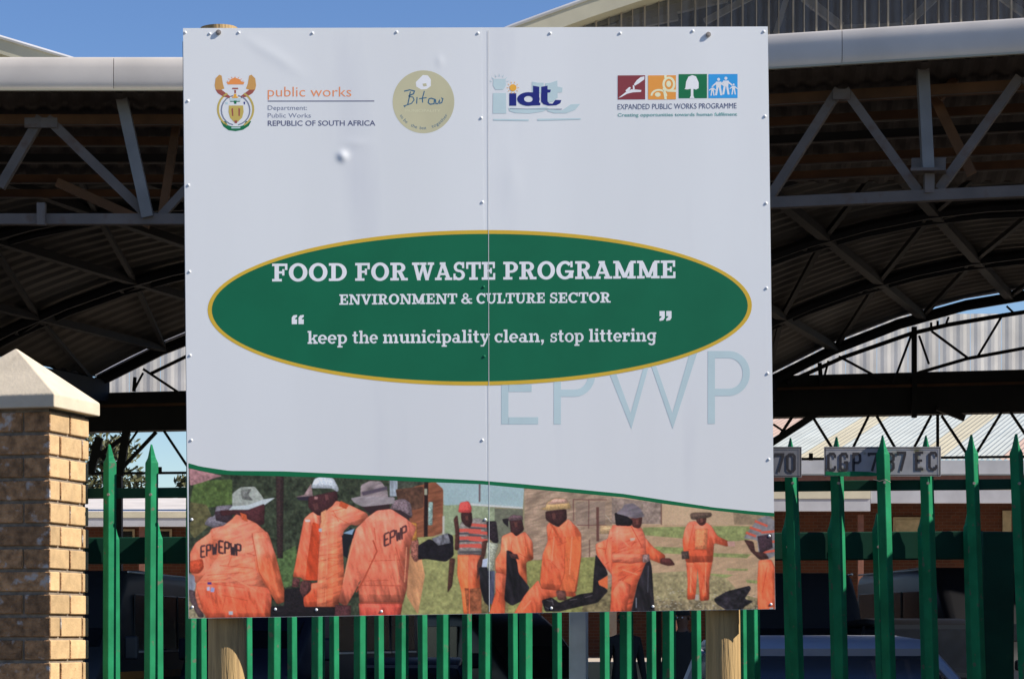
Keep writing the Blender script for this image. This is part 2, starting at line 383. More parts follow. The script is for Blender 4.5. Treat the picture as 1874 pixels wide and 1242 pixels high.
# dark inside of the raised roof
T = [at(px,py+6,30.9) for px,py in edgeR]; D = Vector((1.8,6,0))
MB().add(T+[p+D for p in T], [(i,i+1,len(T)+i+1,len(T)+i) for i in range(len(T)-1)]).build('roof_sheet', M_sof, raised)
raisedL = empty('raised_arched_roof', (-7, 30, 7.6), 'low cream curved roof end sloping down to the fascia at far left', 'roof')
edgeL = [(-700,-120),(-400,-62),(-200,4),(0,68),(60,86),(127,106),(200,130),(300,165)]
roof_edge(edgeL, 33, 30.0, .9, raisedL)
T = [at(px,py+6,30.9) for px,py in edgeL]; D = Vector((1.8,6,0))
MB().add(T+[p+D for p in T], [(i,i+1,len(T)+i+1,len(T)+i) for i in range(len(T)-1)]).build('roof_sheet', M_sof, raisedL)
vs = []; Pp = list(range(-690, 300, 12))
for k, px in enumerate(Pp):
    Y = 30.35+(.02 if k % 4 < 2 else -.015); vs += [at(px, 180, Y), at(px, ey(px,edgeL)+22, Y)]
MB().add(vs, [(2*k,2*k+2,2*k+3,2*k+1) for k in range(len(Pp)-1)]).build('gable_sheet', M_trans, raisedL, fix=False)

# ------------------------------------------------------------------ second hall behind: pale ribbed gable on a beam
hall = empty('far_hall', (0, 60, 0), 'pale ribbed sheet gable of the next hall seen through the arches of the dark canopy', 'building')
X0 = at(180,0,60).x; X1 = at(2600,0,60).x; x = X0; k = 0
while x < X1:
    w = .78; px = 937+x*F/60
    top = EYE+(HZ-(574 if px > 1500 else 585))*60/F
    vs = []; fs = []; n = 9
    for i in range(n+1):
        o = (0,.0,.010,.010,0,0,.010,.010,0,0)[i]; xx = x+(w-.012)*i/n
        vs += [(xx, 60-o, 7.25), (xx, 60-o, top)]
    for i in range(n): fs.append((2*i, 2*i+2, 2*i+3, 2*i+1))
    MB().add(vs, fs).build('ribbed_sheet', M_gsheet, hall, fix=False); x += w; k += 1
MB().box((X0,60.05,7.1), (X1,60.35,7.3)).build('hall_beam', M_steel, hall)
for px in (600, 860, 1120, 2300):
    xx = (px-937)*60/F; MB().box((xx-.12,60.08,.8), (xx+.12,60.32,7.1)).build('column', M_steel, hall)

# ------------------------------------------------------------------ shop row with the sunlit roof
shops = empty('shop_building', (10, 66, .8), 'long red brick shop row with sunlit pink and white corrugated roof beyond the canopy', 'building')
Ye, Yr, ze, zr = 62.0, 76.0, 6.0, 9.6
x = at(980,0,62).x; k = 0; cols = [M_pink]*3+[M_cyan]*2+[M_yel]+[M_cyan]*3+[M_yel]+[M_cyan]*2+[M_pink]*40
ix = 0
x = at(1180,0,62).x
while x < 30:
    n = 10; w = .76; vs = []; fs = []
    for i in range(n+1):
        o = .03 if i % 2 else 0; xx = x+(w-.006)*i/n
        vs += [(xx, Ye, ze+o), (xx+SK*1.0*(Yr-Ye)+1.2, Yr, zr+o)]
    for i in range(n): fs.append((2*i, 2*i+2, 2*i+3, 2*i+1))
    MB().add(vs, fs).build('roof_sheet', cols[min(ix, len(cols)-1)], shops, fix=False); x += w; ix += 1
XL = at(1180,0,62).x
MB().box((XL,61.7,5.62), (34,62.0,5.98)).build('gutter', M_white, shops)
MB().box((XL,61.75,5.42), (34,61.95,5.60)).build('red_board', M_redline, shops)
bx = at(1592,0,60).x
MB().box((at(1000,0,60).x,59.9,4.89), (bx,60.1,5.10)).build('gutter', M_bright, shops)
MB().box((at(1000,0,60).x,59.92,4.58), (bx,60.12,4.886)).build('veranda_fascia', M_white, shops)
MB().box((bx+.01,59.92,4.78), (34,60.12,5.10)).build('veranda_fascia', M_white, shops)
MB().add([(at(1000,0,60).x,60.1,5.08),(34,60.1,5.08),(34,63.6,5.40),(at(1000,0,60).x,63.6,5.40)], [(0,1,2,3)]).build('veranda_roof', M_cream, shops)
XA = -26
MB().box((XA,60.0,4.42), (at(1000,0,60).x-.02,60.2,4.57)).build('gutter', M_bright, shops)
MB().box((XA,60.02,4.2), (at(1000,0,60).x-.02,60.22,4.417)).build('veranda_fascia', M_white, shops)
MB().add([(XA,60.2,4.56),(at(1000,0,60).x-.02,60.2,4.56),(at(1000,0,60).x-.02,66,5.25),(XA,66,5.25)], [(0,1,2,3)]).build('veranda_roof', M_fascia, shops)
# brick wall built of coursed panels
for (a, b, top) in ((XA, at(1000,0,64).x, 5.0), (at(1000,0,64).x, 34, 5.5)):
    MB().box((a,64,.8), (b,64.4,top)).build('wall', M_redbrick, shops)
for px, w, y0, y1 in ((1662,56,946,1010),(1842,16,934,1000),(300,30,968,1010),(230,34,968,1010)):
    p = at(px,y0,64); q = at(px,y1,64); W2 = w*64/F/2
    fr = MB().box((p.x-W2,63.93,q.z), (p.x+W2,63.99,p.z)).build('window', M_win, shops)
    if w > 20: MB().box((p.x-W2+.06,63.90,q.z+.06), (p.x+W2-.06,63.925,p.z-.06)).build('pane', M_win if px == 1662 else M_glass, fr)
for px in (1575, 1780, 1240, 260, 420, 730):
    p = at(px,0,60.2); MB().box((p.x-.07,60.14,.8), (p.x+.07,60.28,4.5 if px > 1000 else 4.2)).build('veranda_post', M_redline, shops)

# ------------------------------------------------------------------ trees beyond, left
def tree(x, Y, h, r, label, seed, nl=2600, ls=.16, cz=.62):
    rnd = random.Random(seed); t = empty('tree', (x,Y,0), label, 'tree', None)
    m = MB(); m.tube([(x,Y,0),(x+.1,Y,h*.3),(x-.1,Y,h*.6)], [r*.10,r*.07,r*.04], 8)
    cl = []
    for i in range(14):
        a = rnd.uniform(0,6.28); rr = r*rnd.uniform(.2,.85); zz = h*(cz+rnd.uniform(-.22,.34))
        c = Vector((x+math.cos(a)*rr, Y+math.sin(a)*rr, zz)); cl.append((c, r*rnd.uniform(.18,.38)))
        m.tube([(x,Y,h*rnd.uniform(.25,.5)), (Vector((x,Y,h*.5))+c)/2+Vector((0,0,rnd.uniform(-.3,.3))), c], [r*.04,r*.025,r*.008], 6)
    m.build('trunk', M_bark, t, smooth=True)
    m = MB()
    for i in range(nl):
        c, cr = rnd.choice(cl); d = Vector([rnd.gauss(0,1) for _ in range(3)]).normalized()*cr*rnd.random()**.4; d.z *= .6
        p = c+d; a = Vector([rnd.gauss(0,1) for _ in range(3)]).normalized()*ls*rnd.uniform(.6,1.5); b = a.cross(Vector([rnd.gauss(0,1) for _ in range(3)])).normalized()*ls*.35
        m.add([p-a,p+b,p+a,p-b], [(0,1,2,3)])
    tag(m.build('crown', M_leaf, t, fix=False), kind='stuff')
tree(at(215,0,84).x, 84, 9.0, 3.6, 'olive grey tree with open crown behind the left canopy post', 3, 1700, .17)
tree(at(305,0,90).x, 90, 7.2, 1.5, 'small round bush-like tree top just left of the signboard', 5, 1500, .16, .7)
tree(at(120,0,86).x, 86, 9.4, 3.2, 'dark tree crown half hidden by the brick gate pillar', 9, 1500, .17)
rnd = random.Random(4); m = MB()
for i in range(6000):
    p = Vector((rnd.uniform(-24,22), 74.3+rnd.uniform(-.4,.4), .8+rnd.random()*.75))
    a = Vector([rnd.gauss(0,1) for _ in range(3)]).normalized()*.12; b = a.cross(Vector([rnd.gauss(0,1) for _ in range(3)])).normalized()*.06
    m.add([p-a,p+b,p+a,p-b], [(0,1,2,3)])
tag(m.build('hedge', M_leaf, None, fix=False), 'low dark clipped hedge along the back of the sunlit terrace', 'hedge', None, 'stuff')
# ------------------------------------------------------------------ brick gate pillar
pillar = empty('brick_pillar', (-1.95, 9.4, 0), 'yellow and brown face brick gate pillar with cream pyramid cap at left end of the fence', 'pillar')
PA = Vector((.258,.966,0)).normalized(); PB = Vector((-PA.y, PA.x, 0)); P0 = Vector((-1.773, 9.2, 0))
CH = .0877; NC = 27; ZCAP = NC*CH
PM = Matrix(((PB.x,PA.x,0,P0.x),(PB.y,PA.y,0,P0.y),(0,0,1,0),(0,0,0,1)))
type1 = [(0,.222,0,.085),(.232,.46,0,.085),(0,.1,.095,.28),(0,.1,.29,.345),(.36,.46,.095,.28),(.36,.46,.29,.345),(.11,.35,.26,.345)]
type2 = [(0,.11,0,.17),(0,.11,.18,.345),(.12,.34,0,.1),(.35,.46,0,.17),(.35,.46,.18,.345),(.12,.34,.245,.345)]
CX, CY = .23, .1725
def brick_mesh(t):
    b0,b1,a0,a1 = t; h = CH-.0135
    me = bpy.data.meshes.new('brick'); bm = bmesh.new(); g = bmesh.ops.create_cube(bm, size=1)
    for v in bm.verts: v.co = Vector(((b0+b1)/2+v.co.x*(b1-b0), (a0+a1)/2+v.co.y*(a1-a0), h/2+v.co.z*h))
    bmesh.ops.bevel(bm, geom=list(bm.edges), offset=.003, segments=1, affect='EDGES')
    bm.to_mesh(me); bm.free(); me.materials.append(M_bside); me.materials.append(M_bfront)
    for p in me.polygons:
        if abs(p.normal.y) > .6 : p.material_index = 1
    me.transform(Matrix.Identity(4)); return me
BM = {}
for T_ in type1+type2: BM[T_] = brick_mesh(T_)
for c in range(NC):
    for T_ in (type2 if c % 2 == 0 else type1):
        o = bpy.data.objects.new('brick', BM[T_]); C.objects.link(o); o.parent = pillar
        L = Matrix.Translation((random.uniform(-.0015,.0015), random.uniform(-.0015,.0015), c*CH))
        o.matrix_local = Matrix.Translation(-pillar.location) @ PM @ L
mb = MB(); mb.box((.011,.011,0), (.449,.334,ZCAP), PM); mb.build('mortar_core', M_mortar, pillar)
mb = MB(); o_ = .034; z0 = ZCAP+.0; z1 = z0+.052
lo = [(-o_,-o_),(.46+o_,-o_),(.46+o_,.345+o_),(-o_,.345+o_)]
vs = [PM@Vector((x,y,z0)) for x,y in lo]+[PM@Vector((x,y,z1)) for x,y in lo]+[PM@Vector((CX,CY,z1+.205))]
mb.add(vs, [(3,2,1,0),(0,1,5,4),(1,2,6,5),(2,3,7,6),(3,0,4,7),(4,5,8),(5,6,8),(6,7,8),(7,4,8)])
mb.build('cap', M_cap, pillar, bevel=.005)

# ------------------------------------------------------------------ palisade fence and sliding gate
def fy(px): return 9.5-.3*(px-200)/1660.0
def picket_mesh(h, w, tip=.075, depth=.02, name='picket'):
    """folded V section standing on z=0, spear point"""
    t = .003; hw = w/2
    prof = [(-hw,.010),(-.0010,-depth),(.0020,-depth),(hw,.010)]
    inner = [(x*.97, y+t*1.3) for x, y in prof]
    def ring(z, s, ylift=0): return [(x*s, y, z) for x, y in prof]+[(x*s, y, z) for x, y in reversed(inner)]
    rs = [ring(0,1), ring(h*.5,1), ring(h-tip,1), ring(h-tip*.72,.62), ring(h-.002,.06)]
    n = len(rs[0]); vs = [v for r in rs for v in r]; fs = []
    for j in range(len(rs)-1):
        for i in range(n): fs.append((j*n+i, j*n+(i+1)%n, (j+1)*n+(i+1)%n, (j+1)*n+i))
    fs += [tuple(range(n))[::-1], tuple((len(rs)-1)*n+i for i in range(n))]
    me = MB().add(vs, fs).mesh(name, M_green)
    bm = bmesh.new(); bm.from_mesh(me); bmesh.ops.recalc_face_normals(bm, faces=bm.faces); bm.to_mesh(me); bm.free()
    return me
bolt_me = MB().tube([(0,-.016,0),(0,-.024,0)], [.0065,.0055], 8).mesh('bolt', M_bolt)
def place_picket(me, parent, px0, px1, Y, ztop, h, dy=0, bolts=()):
    """px0 at the top of the picture's view of it, px1 at the bottom edge: pickets stand a little out of true"""
    p = at(px0, 820, Y); q = at(px1, 1242, Y)
    tilt = math.atan2(p.x-q.x, p.z-q.z)
    o = bpy.data.objects.new('picket', me); C.objects.link(o); o.parent = parent
    zb = ztop-h; xb = p.x-math.tan(tilt)*(p.z-zb)
    o.location = Vector((xb, Y+dy, zb))-parent.location
    o.rotation_euler = (random.uniform(-.003,.003), tilt, random.uniform(-.06,.06))
    for zb_ in bolts:
        b = bpy.data.objects.new('bolt', bolt_me); C.objects.link(b); b.parent = o; b.location = (0, 0, zb_-(ztop-h))
    return o
PK = picket_mesh(2.15, .052); PK2 = picket_mesh(1.86, .040, .07, .017)
fL = empty('palisade_fence', (-.8, 9.4, 0), 'green steel palisade fence running from the brick pillar behind the signboard', 'fence', None)
fR = empty('palisade_fence', (1.2, 9.25, 0), 'green spear-topped palisade fence right of the signboard carrying two number plates', 'fence', None)
left = [(200,199),(277,275),(352,350),(429,427),(504,502),(583,582),(660,659),(736,735),(811,811),(889,888),(962,962)]
right = [(1146,1147),(1224,1225),(1302,1304),(1376,1380),(1447,1460),(1531,1541),(1612,1624),(1695,1707),(1778,1793),(1861,1878),(1944,1960)]
for a, b in left:
    Y = fy(a); zt = at(a, 812, Y).z; place_picket(PK, fL, a, b, Y, zt, 2.15, 0, (at(a,905,Y).z,.6))
for a, b in right:
    Y = fy(a); zt = at(a, 800-(a-1450)*.02, Y).z; place_picket(PK, fR, a, b, Y, zt, 2.15, -.055 if a == 1612 else 0, (at(a,884,Y).z,.6))
def rail(parent, a, b, ya, yb, th, m, dy, dep, name='rail', yfun=fy):
    A = at(a,ya,yfun(a)+dy); B = at(b,yb,yfun(b)+dy); MB().bar(A, B, dep, th).build(name, m, parent, bevel=.003)
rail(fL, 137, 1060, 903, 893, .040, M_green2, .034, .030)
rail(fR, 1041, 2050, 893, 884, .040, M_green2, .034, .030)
for p_, a, b in ((fL,150,1060),(fR,1041,2050)):
    A = at(a,0,fy(a)+.034); B = at(b,0,fy(b)+.034); A.z = B.z = .6; MB().bar(A, B, .03, .04).build('rail', M_green2, p_)
gp = MB(); Yp = 9.43; x0 = at(1059,0,Yp).x; RM = Matrix.Translation((x0,Yp,0)) @ Matrix.Rotation(math.radians(-9),4,'Z')
gp.box((-.034,-.034,0), (.034,.034,at(0,905,Yp).z), RM); tag(gp.build('fence_post', M_galv, None, bevel=.004), 'square galvanised steel fence post standing under the middle of the signboard', 'post')
# sliding gate
YG = 9.92
gate = empty('sliding_gate', (0, YG, 0), 'shade-darkened green sliding gate with thick top beam standing just behind the palisade fence', 'gate')
def gbeam(y0, y1, y2, y3, name):
    a, b = 140, 1800; A = at(a,y0,YG+.05); B = at(b,y1,YG+.05); A2 = at(a,y2,YG+.05); B2 = at(b,y3,YG+.05); D = Vector((0,.09,0))
    MB().add([A2,B2,B,A,A2+D,B2+D,B+D,A+D], [(0,1,2,3),(7,6,5,4),(0,4,5,1),(3,2,6,7),(0,3,7,4),(1,5,6,2)]).build(name, M_green2, gate, bevel=.004)
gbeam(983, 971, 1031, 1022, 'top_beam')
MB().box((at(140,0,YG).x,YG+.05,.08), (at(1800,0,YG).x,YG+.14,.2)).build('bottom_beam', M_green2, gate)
bl = [207,286,366,450,532,609,691,771,853,937,1018,1105,1191,1272,1357,1437,1521,1603,1686,1770]
for a in bl:
    Y = YG; zt = at(a, 955-(a-200)*.013, Y).z
    place_picket(PK2, gate, a, a+(2 if a < 1200 else 11 if a > 1400 else 4), Y, zt, 1.86, .02, (at(a,1000,Y).z,))
GP = MB(); Yq = 9.72
GP.box((at(1799,0,Yq).x,Yq,0), (at(1856,0,Yq).x,Yq+.12,at(0,972,Yq).z))
tag(GP.build('gate_post', M_green2, None, bevel=.005), 'thick shade-darkened green box gate post at right edge behind the fence', 'post')

# ------------------------------------------------------------------ number plates
def ribbon(m, pts, w, T, off=0, closed=False):
    """mitred stroke through 2-D points; T maps (x, y) to the world, off lifts it"""
    P = [Vector(p) for p in pts]; n = len(P); L = []; R = []
    for i in range(n):
        a = P[(i-1) % n] if (closed or i > 0) else None; b = P[(i+1) % n] if (closed or i < n-1) else None
        d1 = (P[i]-a).normalized() if a is not None else None; d2 = (b-P[i]).normalized() if b is not None else None
        if d1 is None: d1 = d2
        if d2 is None: d2 = d1
        n1 = Vector((-d1.y,d1.x)); n2 = Vector((-d2.y,d2.x)); q = (n1+n2)
        q = q.normalized() if q.length > 1e-4 else n1
        k = min(1/max(q.dot(n1), .35), 2.2); L.append(P[i]+q*w/2*k); R.append(P[i]-q*w/2*k)
    vs = [T(p.x,p.y,off) for p in L]+[T(p.x,p.y,off) for p in R]
    e = n if closed else n-1
    m.add(vs, [(i, (i+1) % n, n+(i+1) % n, n+i) for i in range(e)])
def arcp(cx, cy, rx, ry, a0, a1, n=10):
    return [(cx+rx*math.cos(math.radians(a0+(a1-a0)*k/n)), cy+ry*math.sin(math.radians(a0+(a1-a0)*k/n))) for k in range(n+1)]
DIN = {'C': [[(.5,.74),(.5,.88),(.4,1),(.12,1),(0,.88),(0,.12),(.12,0),(.4,0),(.5,.12),(.5,.26)]],
 'G': [[(.5,.74),(.5,.88),(.4,1),(.12,1),(0,.88),(0,.12),(.12,0),(.4,0),(.5,.12),(.5,.48),(.26,.48)]],
 'P': [[(0,-.05),(0,1),(.36,1),(.5,.88),(.5,.56),(.36,.45),(.03,.45)]],
 '7': [[(0,.86),(0,1),(.5,1),(.5,.9),(.2,-.05)]],
 '8': [[(.12,.52),(0,.64),(0,.88),(.12,1),(.38,1),(.5,.88),(.5,.64),(.38,.52),(.5,.4),(.5,.12),(.38,0),(.12,0),(0,.12),(0,.4),(.12,.52),(.36,.52)]],
 'E': [[(.5,1),(0,1),(0,0),(.5,0)],[(.04,.52),(.42,.52)]],
 '0': [[(.12,0),(0,.12),(0,.88),(.12,1),(.38,1),(.5,.88),(.5,.12),(.38,0),(.1,0)]]}
def number_plate(px0, py0, px1, py1, Y, chars, m, label, skew=0):
    p = at((px0+px1)/2, (py0+py1)/2, Y); t = empty('number_plate', p, label, 'number plate')
    A = at(px0,py1,Y); B = at(px1,py0,Y); s = Y/F
    MB().box((A.x,Y,A.z), (B.x,Y+.0015,B.z)).build('plate_sheet', m, t, bevel=.0005)
    def T(x, y, off): return Vector(((x-937)*s, Y-off, EYE+(HZ-y)*s))
    b = MB(); i = 2.2; ribbon(b, [(px0+i,py0+i),(px1-i,py0+i),(px1-i,py1-i),(px0+i,py1-i)], 1.4, T, .0022, True); b.build('raised_border', M_ink, t, fix=False)
    for ch, x, y0, y1, w in chars:
        b = MB()
        for st in DIN[ch]: ribbon(b, [(x+u*w*2, y1-v*(y1-y0)) for u, v in st], 4.6, T, .002)
        b.build('character', M_ink, t, fix=False)
    return t, T
YP = 9.205
number_plate(1330, 817, 1467, 873, YP, [('7',1419,831,862,14),('0',1441,831,862,13)], M_plate2, 'dull grey number plate ending in 70 tucked partly behind the signboard')
pt, PT = number_plate(1508, 817, 1722, 871, YP, [('C',1516,830,860,12),('G',1538,830,860,12),('P',1562,830,860,12),('7',1590,830,860,14),('8',1622,830,860,13),('7',1643,828,860,13),('E',1677,828,858,12.5),('C',1701,828,858,12.5)], M_plate, 'weathered number plate reading CGP 787 EC hung on the fence pickets')
b = MB(); b.add([PT(x,y,.0035) for x,y in [(1510,869),(1511,862),(1530,864),(1560,862),(1590,863),(1608,866),(1610,870),(1560,871.5)]], [tuple(range(8))]); b.build('green_paint_smear', M_green, pt, fix=False)
b = MB()
for (x0,y0,x1,w) in ((1502,821,1727,1.5),): ribbon(b, [(1460,893),(1456,880),(1466,872)], 1.2, PT, .03)
b = MB(); b.tube([at(1598,877,9.16),at(1610,880,9.15),at(1620,877,9.15),at(1630,882,9.17)], .0012, 5); b.build('tie_wire', M_bolt, pt)

# ------------------------------------------------------------------ cars, vans, people in the shade
def loft(m, rings, mi=0, caps=True):
    n = len(rings[0]); vs = [v for r in rings for v in r]; fs = []
    for j in range(len(rings)-1):
        for i in range(n): fs.append((j*n+i, j*n+(i+1)%n, (j+1)*n+(i+1)%n, (j+1)*n+i))
    if caps: fs += [tuple(range(n))[::-1], tuple((len(rings)-1)*n+i for i in range(n))]
    return m.add(vs, fs, mi)
def sec(x, hw, z0, z1, r=.12, tum=.0):
    """cross-section at x (car length), y lateral"""
    pts = []
    for cy, cz, a0 in ((hw-r,z0+r*.6,-90),(hw-r-tum,z1-r,0),(-hw+r+tum,z1-r,90),(-hw+r,z0+r*.6,180)):
        for k in range(4):
            a = math.radians(a0+30*k); pts.append((x, cy+r*math.cos(a), cz+(r*.6 if cz < (z0+z1)/2 else r)*math.sin(a)))
    return pts
def wheel(t, x, y, r, w):
    s = 1 if y > 0 else -1
    ty = MB().tube([(x,y-s*w/2,r),(x,y-s*w*.4,r),(x,y+s*w*.4,r),(x,y+s*w/2,r)], [r*.93,r,r,r*.93], 28).build('wheel', M_rubber, t, smooth=True)
    m = MB().tube([(x,y+s*w*.45,r),(x,y+s*(w*.5+.012),r)], [r*.66,r*.58], 20)
    for k in range(5):
        a = k*2*math.pi/5; m.bar((x,y+s*(w*.5+.015),r),(x+math.cos(a)*r*.55,y+s*(w*.5+.015),r+math.sin(a)*r*.55),.05,.02)
    m.build('rim', M_rim, ty)
def car(x, y, ang, paint, label, H=1.5, L=4.1, Wd=1.7, cab=(-1.55,1.35), group=None, name='parked_car', cat='car'):
    t = bpy.data.objects.new(name, None); C.objects.link(t); tag(t, label, cat, group); t.rotation_euler = (0,0,.0001)
    h = L/2; w = Wd/2; belt = H*.62
    m = MB(); loft(m, [sec(-h,w*.84,.32,belt*.86),sec(-h+.12,w*.95,.22,belt*.97),sec(-h+.6,w,.2,belt),sec(0,w,.19,belt),sec(h-1.2,w,.2,belt*.97),sec(h-.55,w*.97,.2,belt*.86),sec(h-.12,w*.9,.24,belt*.72),sec(h,w*.78,.32,belt*.6)])
    m.build('body', paint, t, smooth=True)
    a, b = cab; rw = w*.72
    m = MB(); loft(m, [sec(a,w*.86,belt-.08,belt+.02,.05),sec(a+.28,w*.84,belt-.08,H-.10,.10,.10),sec(b-.72,w*.84,belt-.08,H-.09,.10,.10),sec(b,w*.86,belt-.08,belt+.0,.05)])
    m.build('window_glass', M_glass, t, smooth=True)
    m = MB(); loft(m, [sec(a+.16,rw*.90,H-.15,H-.09,.03),sec(a+.3,rw*1.0,H-.11,H-.03,.04),sec((a+b)/2-.3,rw*1.02,H-.10,H,.05),sec(b-.85,rw*1.02,H-.11,H-.03,.04),sec(b-.66,rw*.98,H-.155,H-.085,.035)])
    m.build('roof', paint, t, smooth=True)
    for s in (-1,1):
        MB().tube([(b-.70,s*rw*.98,H-.12),(b-.4,s*w*.82,H-.3),(b+.02,s*w*.88,belt)], .035, 8).build('windscreen_pillar', paint, t, smooth=True)
        MB().bar(((a+b)/2-.15,s*w*.86,belt),((a+b)/2-.2,s*rw*1.0,H-.1),.06,.03).build('door_pillar', paint, t)
        MB().tube([(a+.2,s*rw*.95,H-.12),(a+.03,s*w*.87,belt)], .06, 8).build('rear_pillar', paint, t, smooth=True)
        MB().tube([(a+.3,s*rw*.9,H-.045),(b-.85,s*rw*.9,H-.045)], .012, 6).build('roof_gutter', M_trim, t)
        wheel(t, h-.82, s*(w-.1), .31, .2); wheel(t, -h+.78, s*(w-.1), .31, .2)
        loft(MB(), [sec(h-.2,.17,belt*.52,belt*.72,.05)]) if False else None
        MB().box((h-.17,s*w*.62-.15,belt*.55), (h-.03,s*w*.62+.15,belt*.70)).build('headlamp', M_lamp, t, bevel=.03)
        MB().box((-h-.01,s*w*.66-.12,belt*.62), (-h+.12,s*w*.66+.12,belt*.85)).build('tail_lamp', M_tail, t, bevel=.02)
        MB().box((b-.25,s*(w+.1)-.09,belt+.0), (b-.13,s*(w+.1)+.09,belt+.13)).build('wing_mirror', paint, t, bevel=.03)
    MB().box((h-.08,-.35,.42), (h+.012,.35,.56)).build('grille', M_rubber, t, bevel=.01)
    t.location = (x, y, .004); t.rotation_euler = (0,0,ang); return t
def van(x, y, ang, paint, label, H=2.1, L=4.9, Wd=1.75, stripe=None, group=None):
    t = bpy.data.objects.new('minibus', None); C.objects.link(t); tag(t, label, 'minibus', group); t.rotation_euler = (0,0,.0001)
    h = L/2; w = Wd/2
    m = MB(); loft(m, [sec(-h,w*.93,.35,H-.16,.14,.06),sec(-h+.1,w,.28,H-.04,.16,.08),sec(0,w,.28,H,.16,.08),sec(h-1.35,w,.28,H-.03,.16,.08),sec(h-.95,w,.28,H*.86,.16,.06),sec(h-.25,w*.97,.28,H*.55,.12,.02),sec(h,w*.9,.36,H*.42,.1)])
    m.build('body', paint, t, smooth=True)
    for s in (-1,1):
        for k in range(3):
            x0 = -h+.28+k*1.08; m = MB().box((x0,s*(w-.045)-.012,H*.55), (x0+.98,s*(w-.045)+.012,H*.86)); g = m.build('side_window', M_glass, t, bevel=.01)
            MB().box((x0-.02,s*(w-.02)-.01,H*.55-.035), (x0+1.0,s*(w-.02)+.01,H*.55-.01)).build('window_trim', M_trim, g)
        MB().tube([(-h+.1,s*(w-.09),H-.05),(h-1.35,s*(w-.09),H-.045)], .013, 6).build('roof_gutter', M_trim, t)
        wheel(t, h-.9, s*(w-.1), .33, .2); wheel(t, -h+.95, s*(w-.1), .33, .2)
        MB().box((h-.1,s*w*.68-.14,.62), (h+.0,s*w*.68+.14,.80)).build('headlamp', M_lamp, t, bevel=.03)
        MB().box((-h-.012,s*w*.8-.07,.8), (-h+.05,s*w*.8+.07,1.15)).build('tail_lamp', M_tail, t, bevel=.02)
        MB().box((h-.75,s*(w+.14)-.09,H*.5), (h-.66,s*(w+.14)+.09,H*.63)).build('wing_mirror', paint, t, bevel=.03)
        if stripe: MB().box((-h+.2,s*(w+.003)-.006,.92), (h-.5,s*(w+.003)+.006,1.02)).build('side_stripe', stripe, t)
    n0 = Vector((h-.93,0,H*.83)); n1 = Vector((h-.3,0,H*.57)); up = (n0-n1).normalized()
    MB().bar(n1, n0, Wd*.82, .03, up=Vector((1,0,.8))).build('windscreen', M_glass, t)
    MB().box((-h-.004,-w*.74,H*.54), (-h+.03,w*.74,H*.86)).build('rear_window', M_glass, t, bevel=.02)
    t.location = (x, y, .004); t.rotation_euler = (0,0,ang); return t
A90 = -math.pi/2
p = at(1535,0,15.0); car(p.x, p.y+1.0, A90+.05, M_carblue, 'blue silver hatchback with pale roof edge parked behind the right fence pickets', H=1.49, Wd=1.74)
p = at(745,0,29.0); car(p.x, p.y+1.6, A90, M_carnavy, 'dark navy low car with its roof just under the sign photograph', H=1.20, Wd=1.72)
p = at(1690,0,28.5); car(p.x+.25, p.y+1.8, A90+.1, M_carblack, 'black estate car with thin bright roof line between blue car and minibus', H=1.70, L=4.4, Wd=1.75)
p = at(160,0,30.0); van(p.x-.3, p.y+2.2, A90-.12, M_vangrey, 'dark minibus with orange side stripe parked behind the left fence pickets', H=2.35, stripe=M_amber)
p = at(1475,0,31.0); van(p.x, p.y+2.4, A90, M_vangrey, 'dark grey minibus nose to camera behind the right part of fence', H=2.35)
p = at(1790,0,32.0); van(p.x+.2, p.y+2.4, A90+.15, M_carblack, 'black minibus with rounded roof at far right under the canopy', H=2.45)
p = at(530,0,31.0); van(p.x, p.y+2.4, A90-.3, M_carnavy, 'bluish dark minibus behind the fence near left sign pole', H=2.3)
p = at(850,0,38.0); van(p.x, p.y+2.4, A90+.6, M_carblack, 'black minibus deep under the canopy behind the middle of signboard', H=1.9)

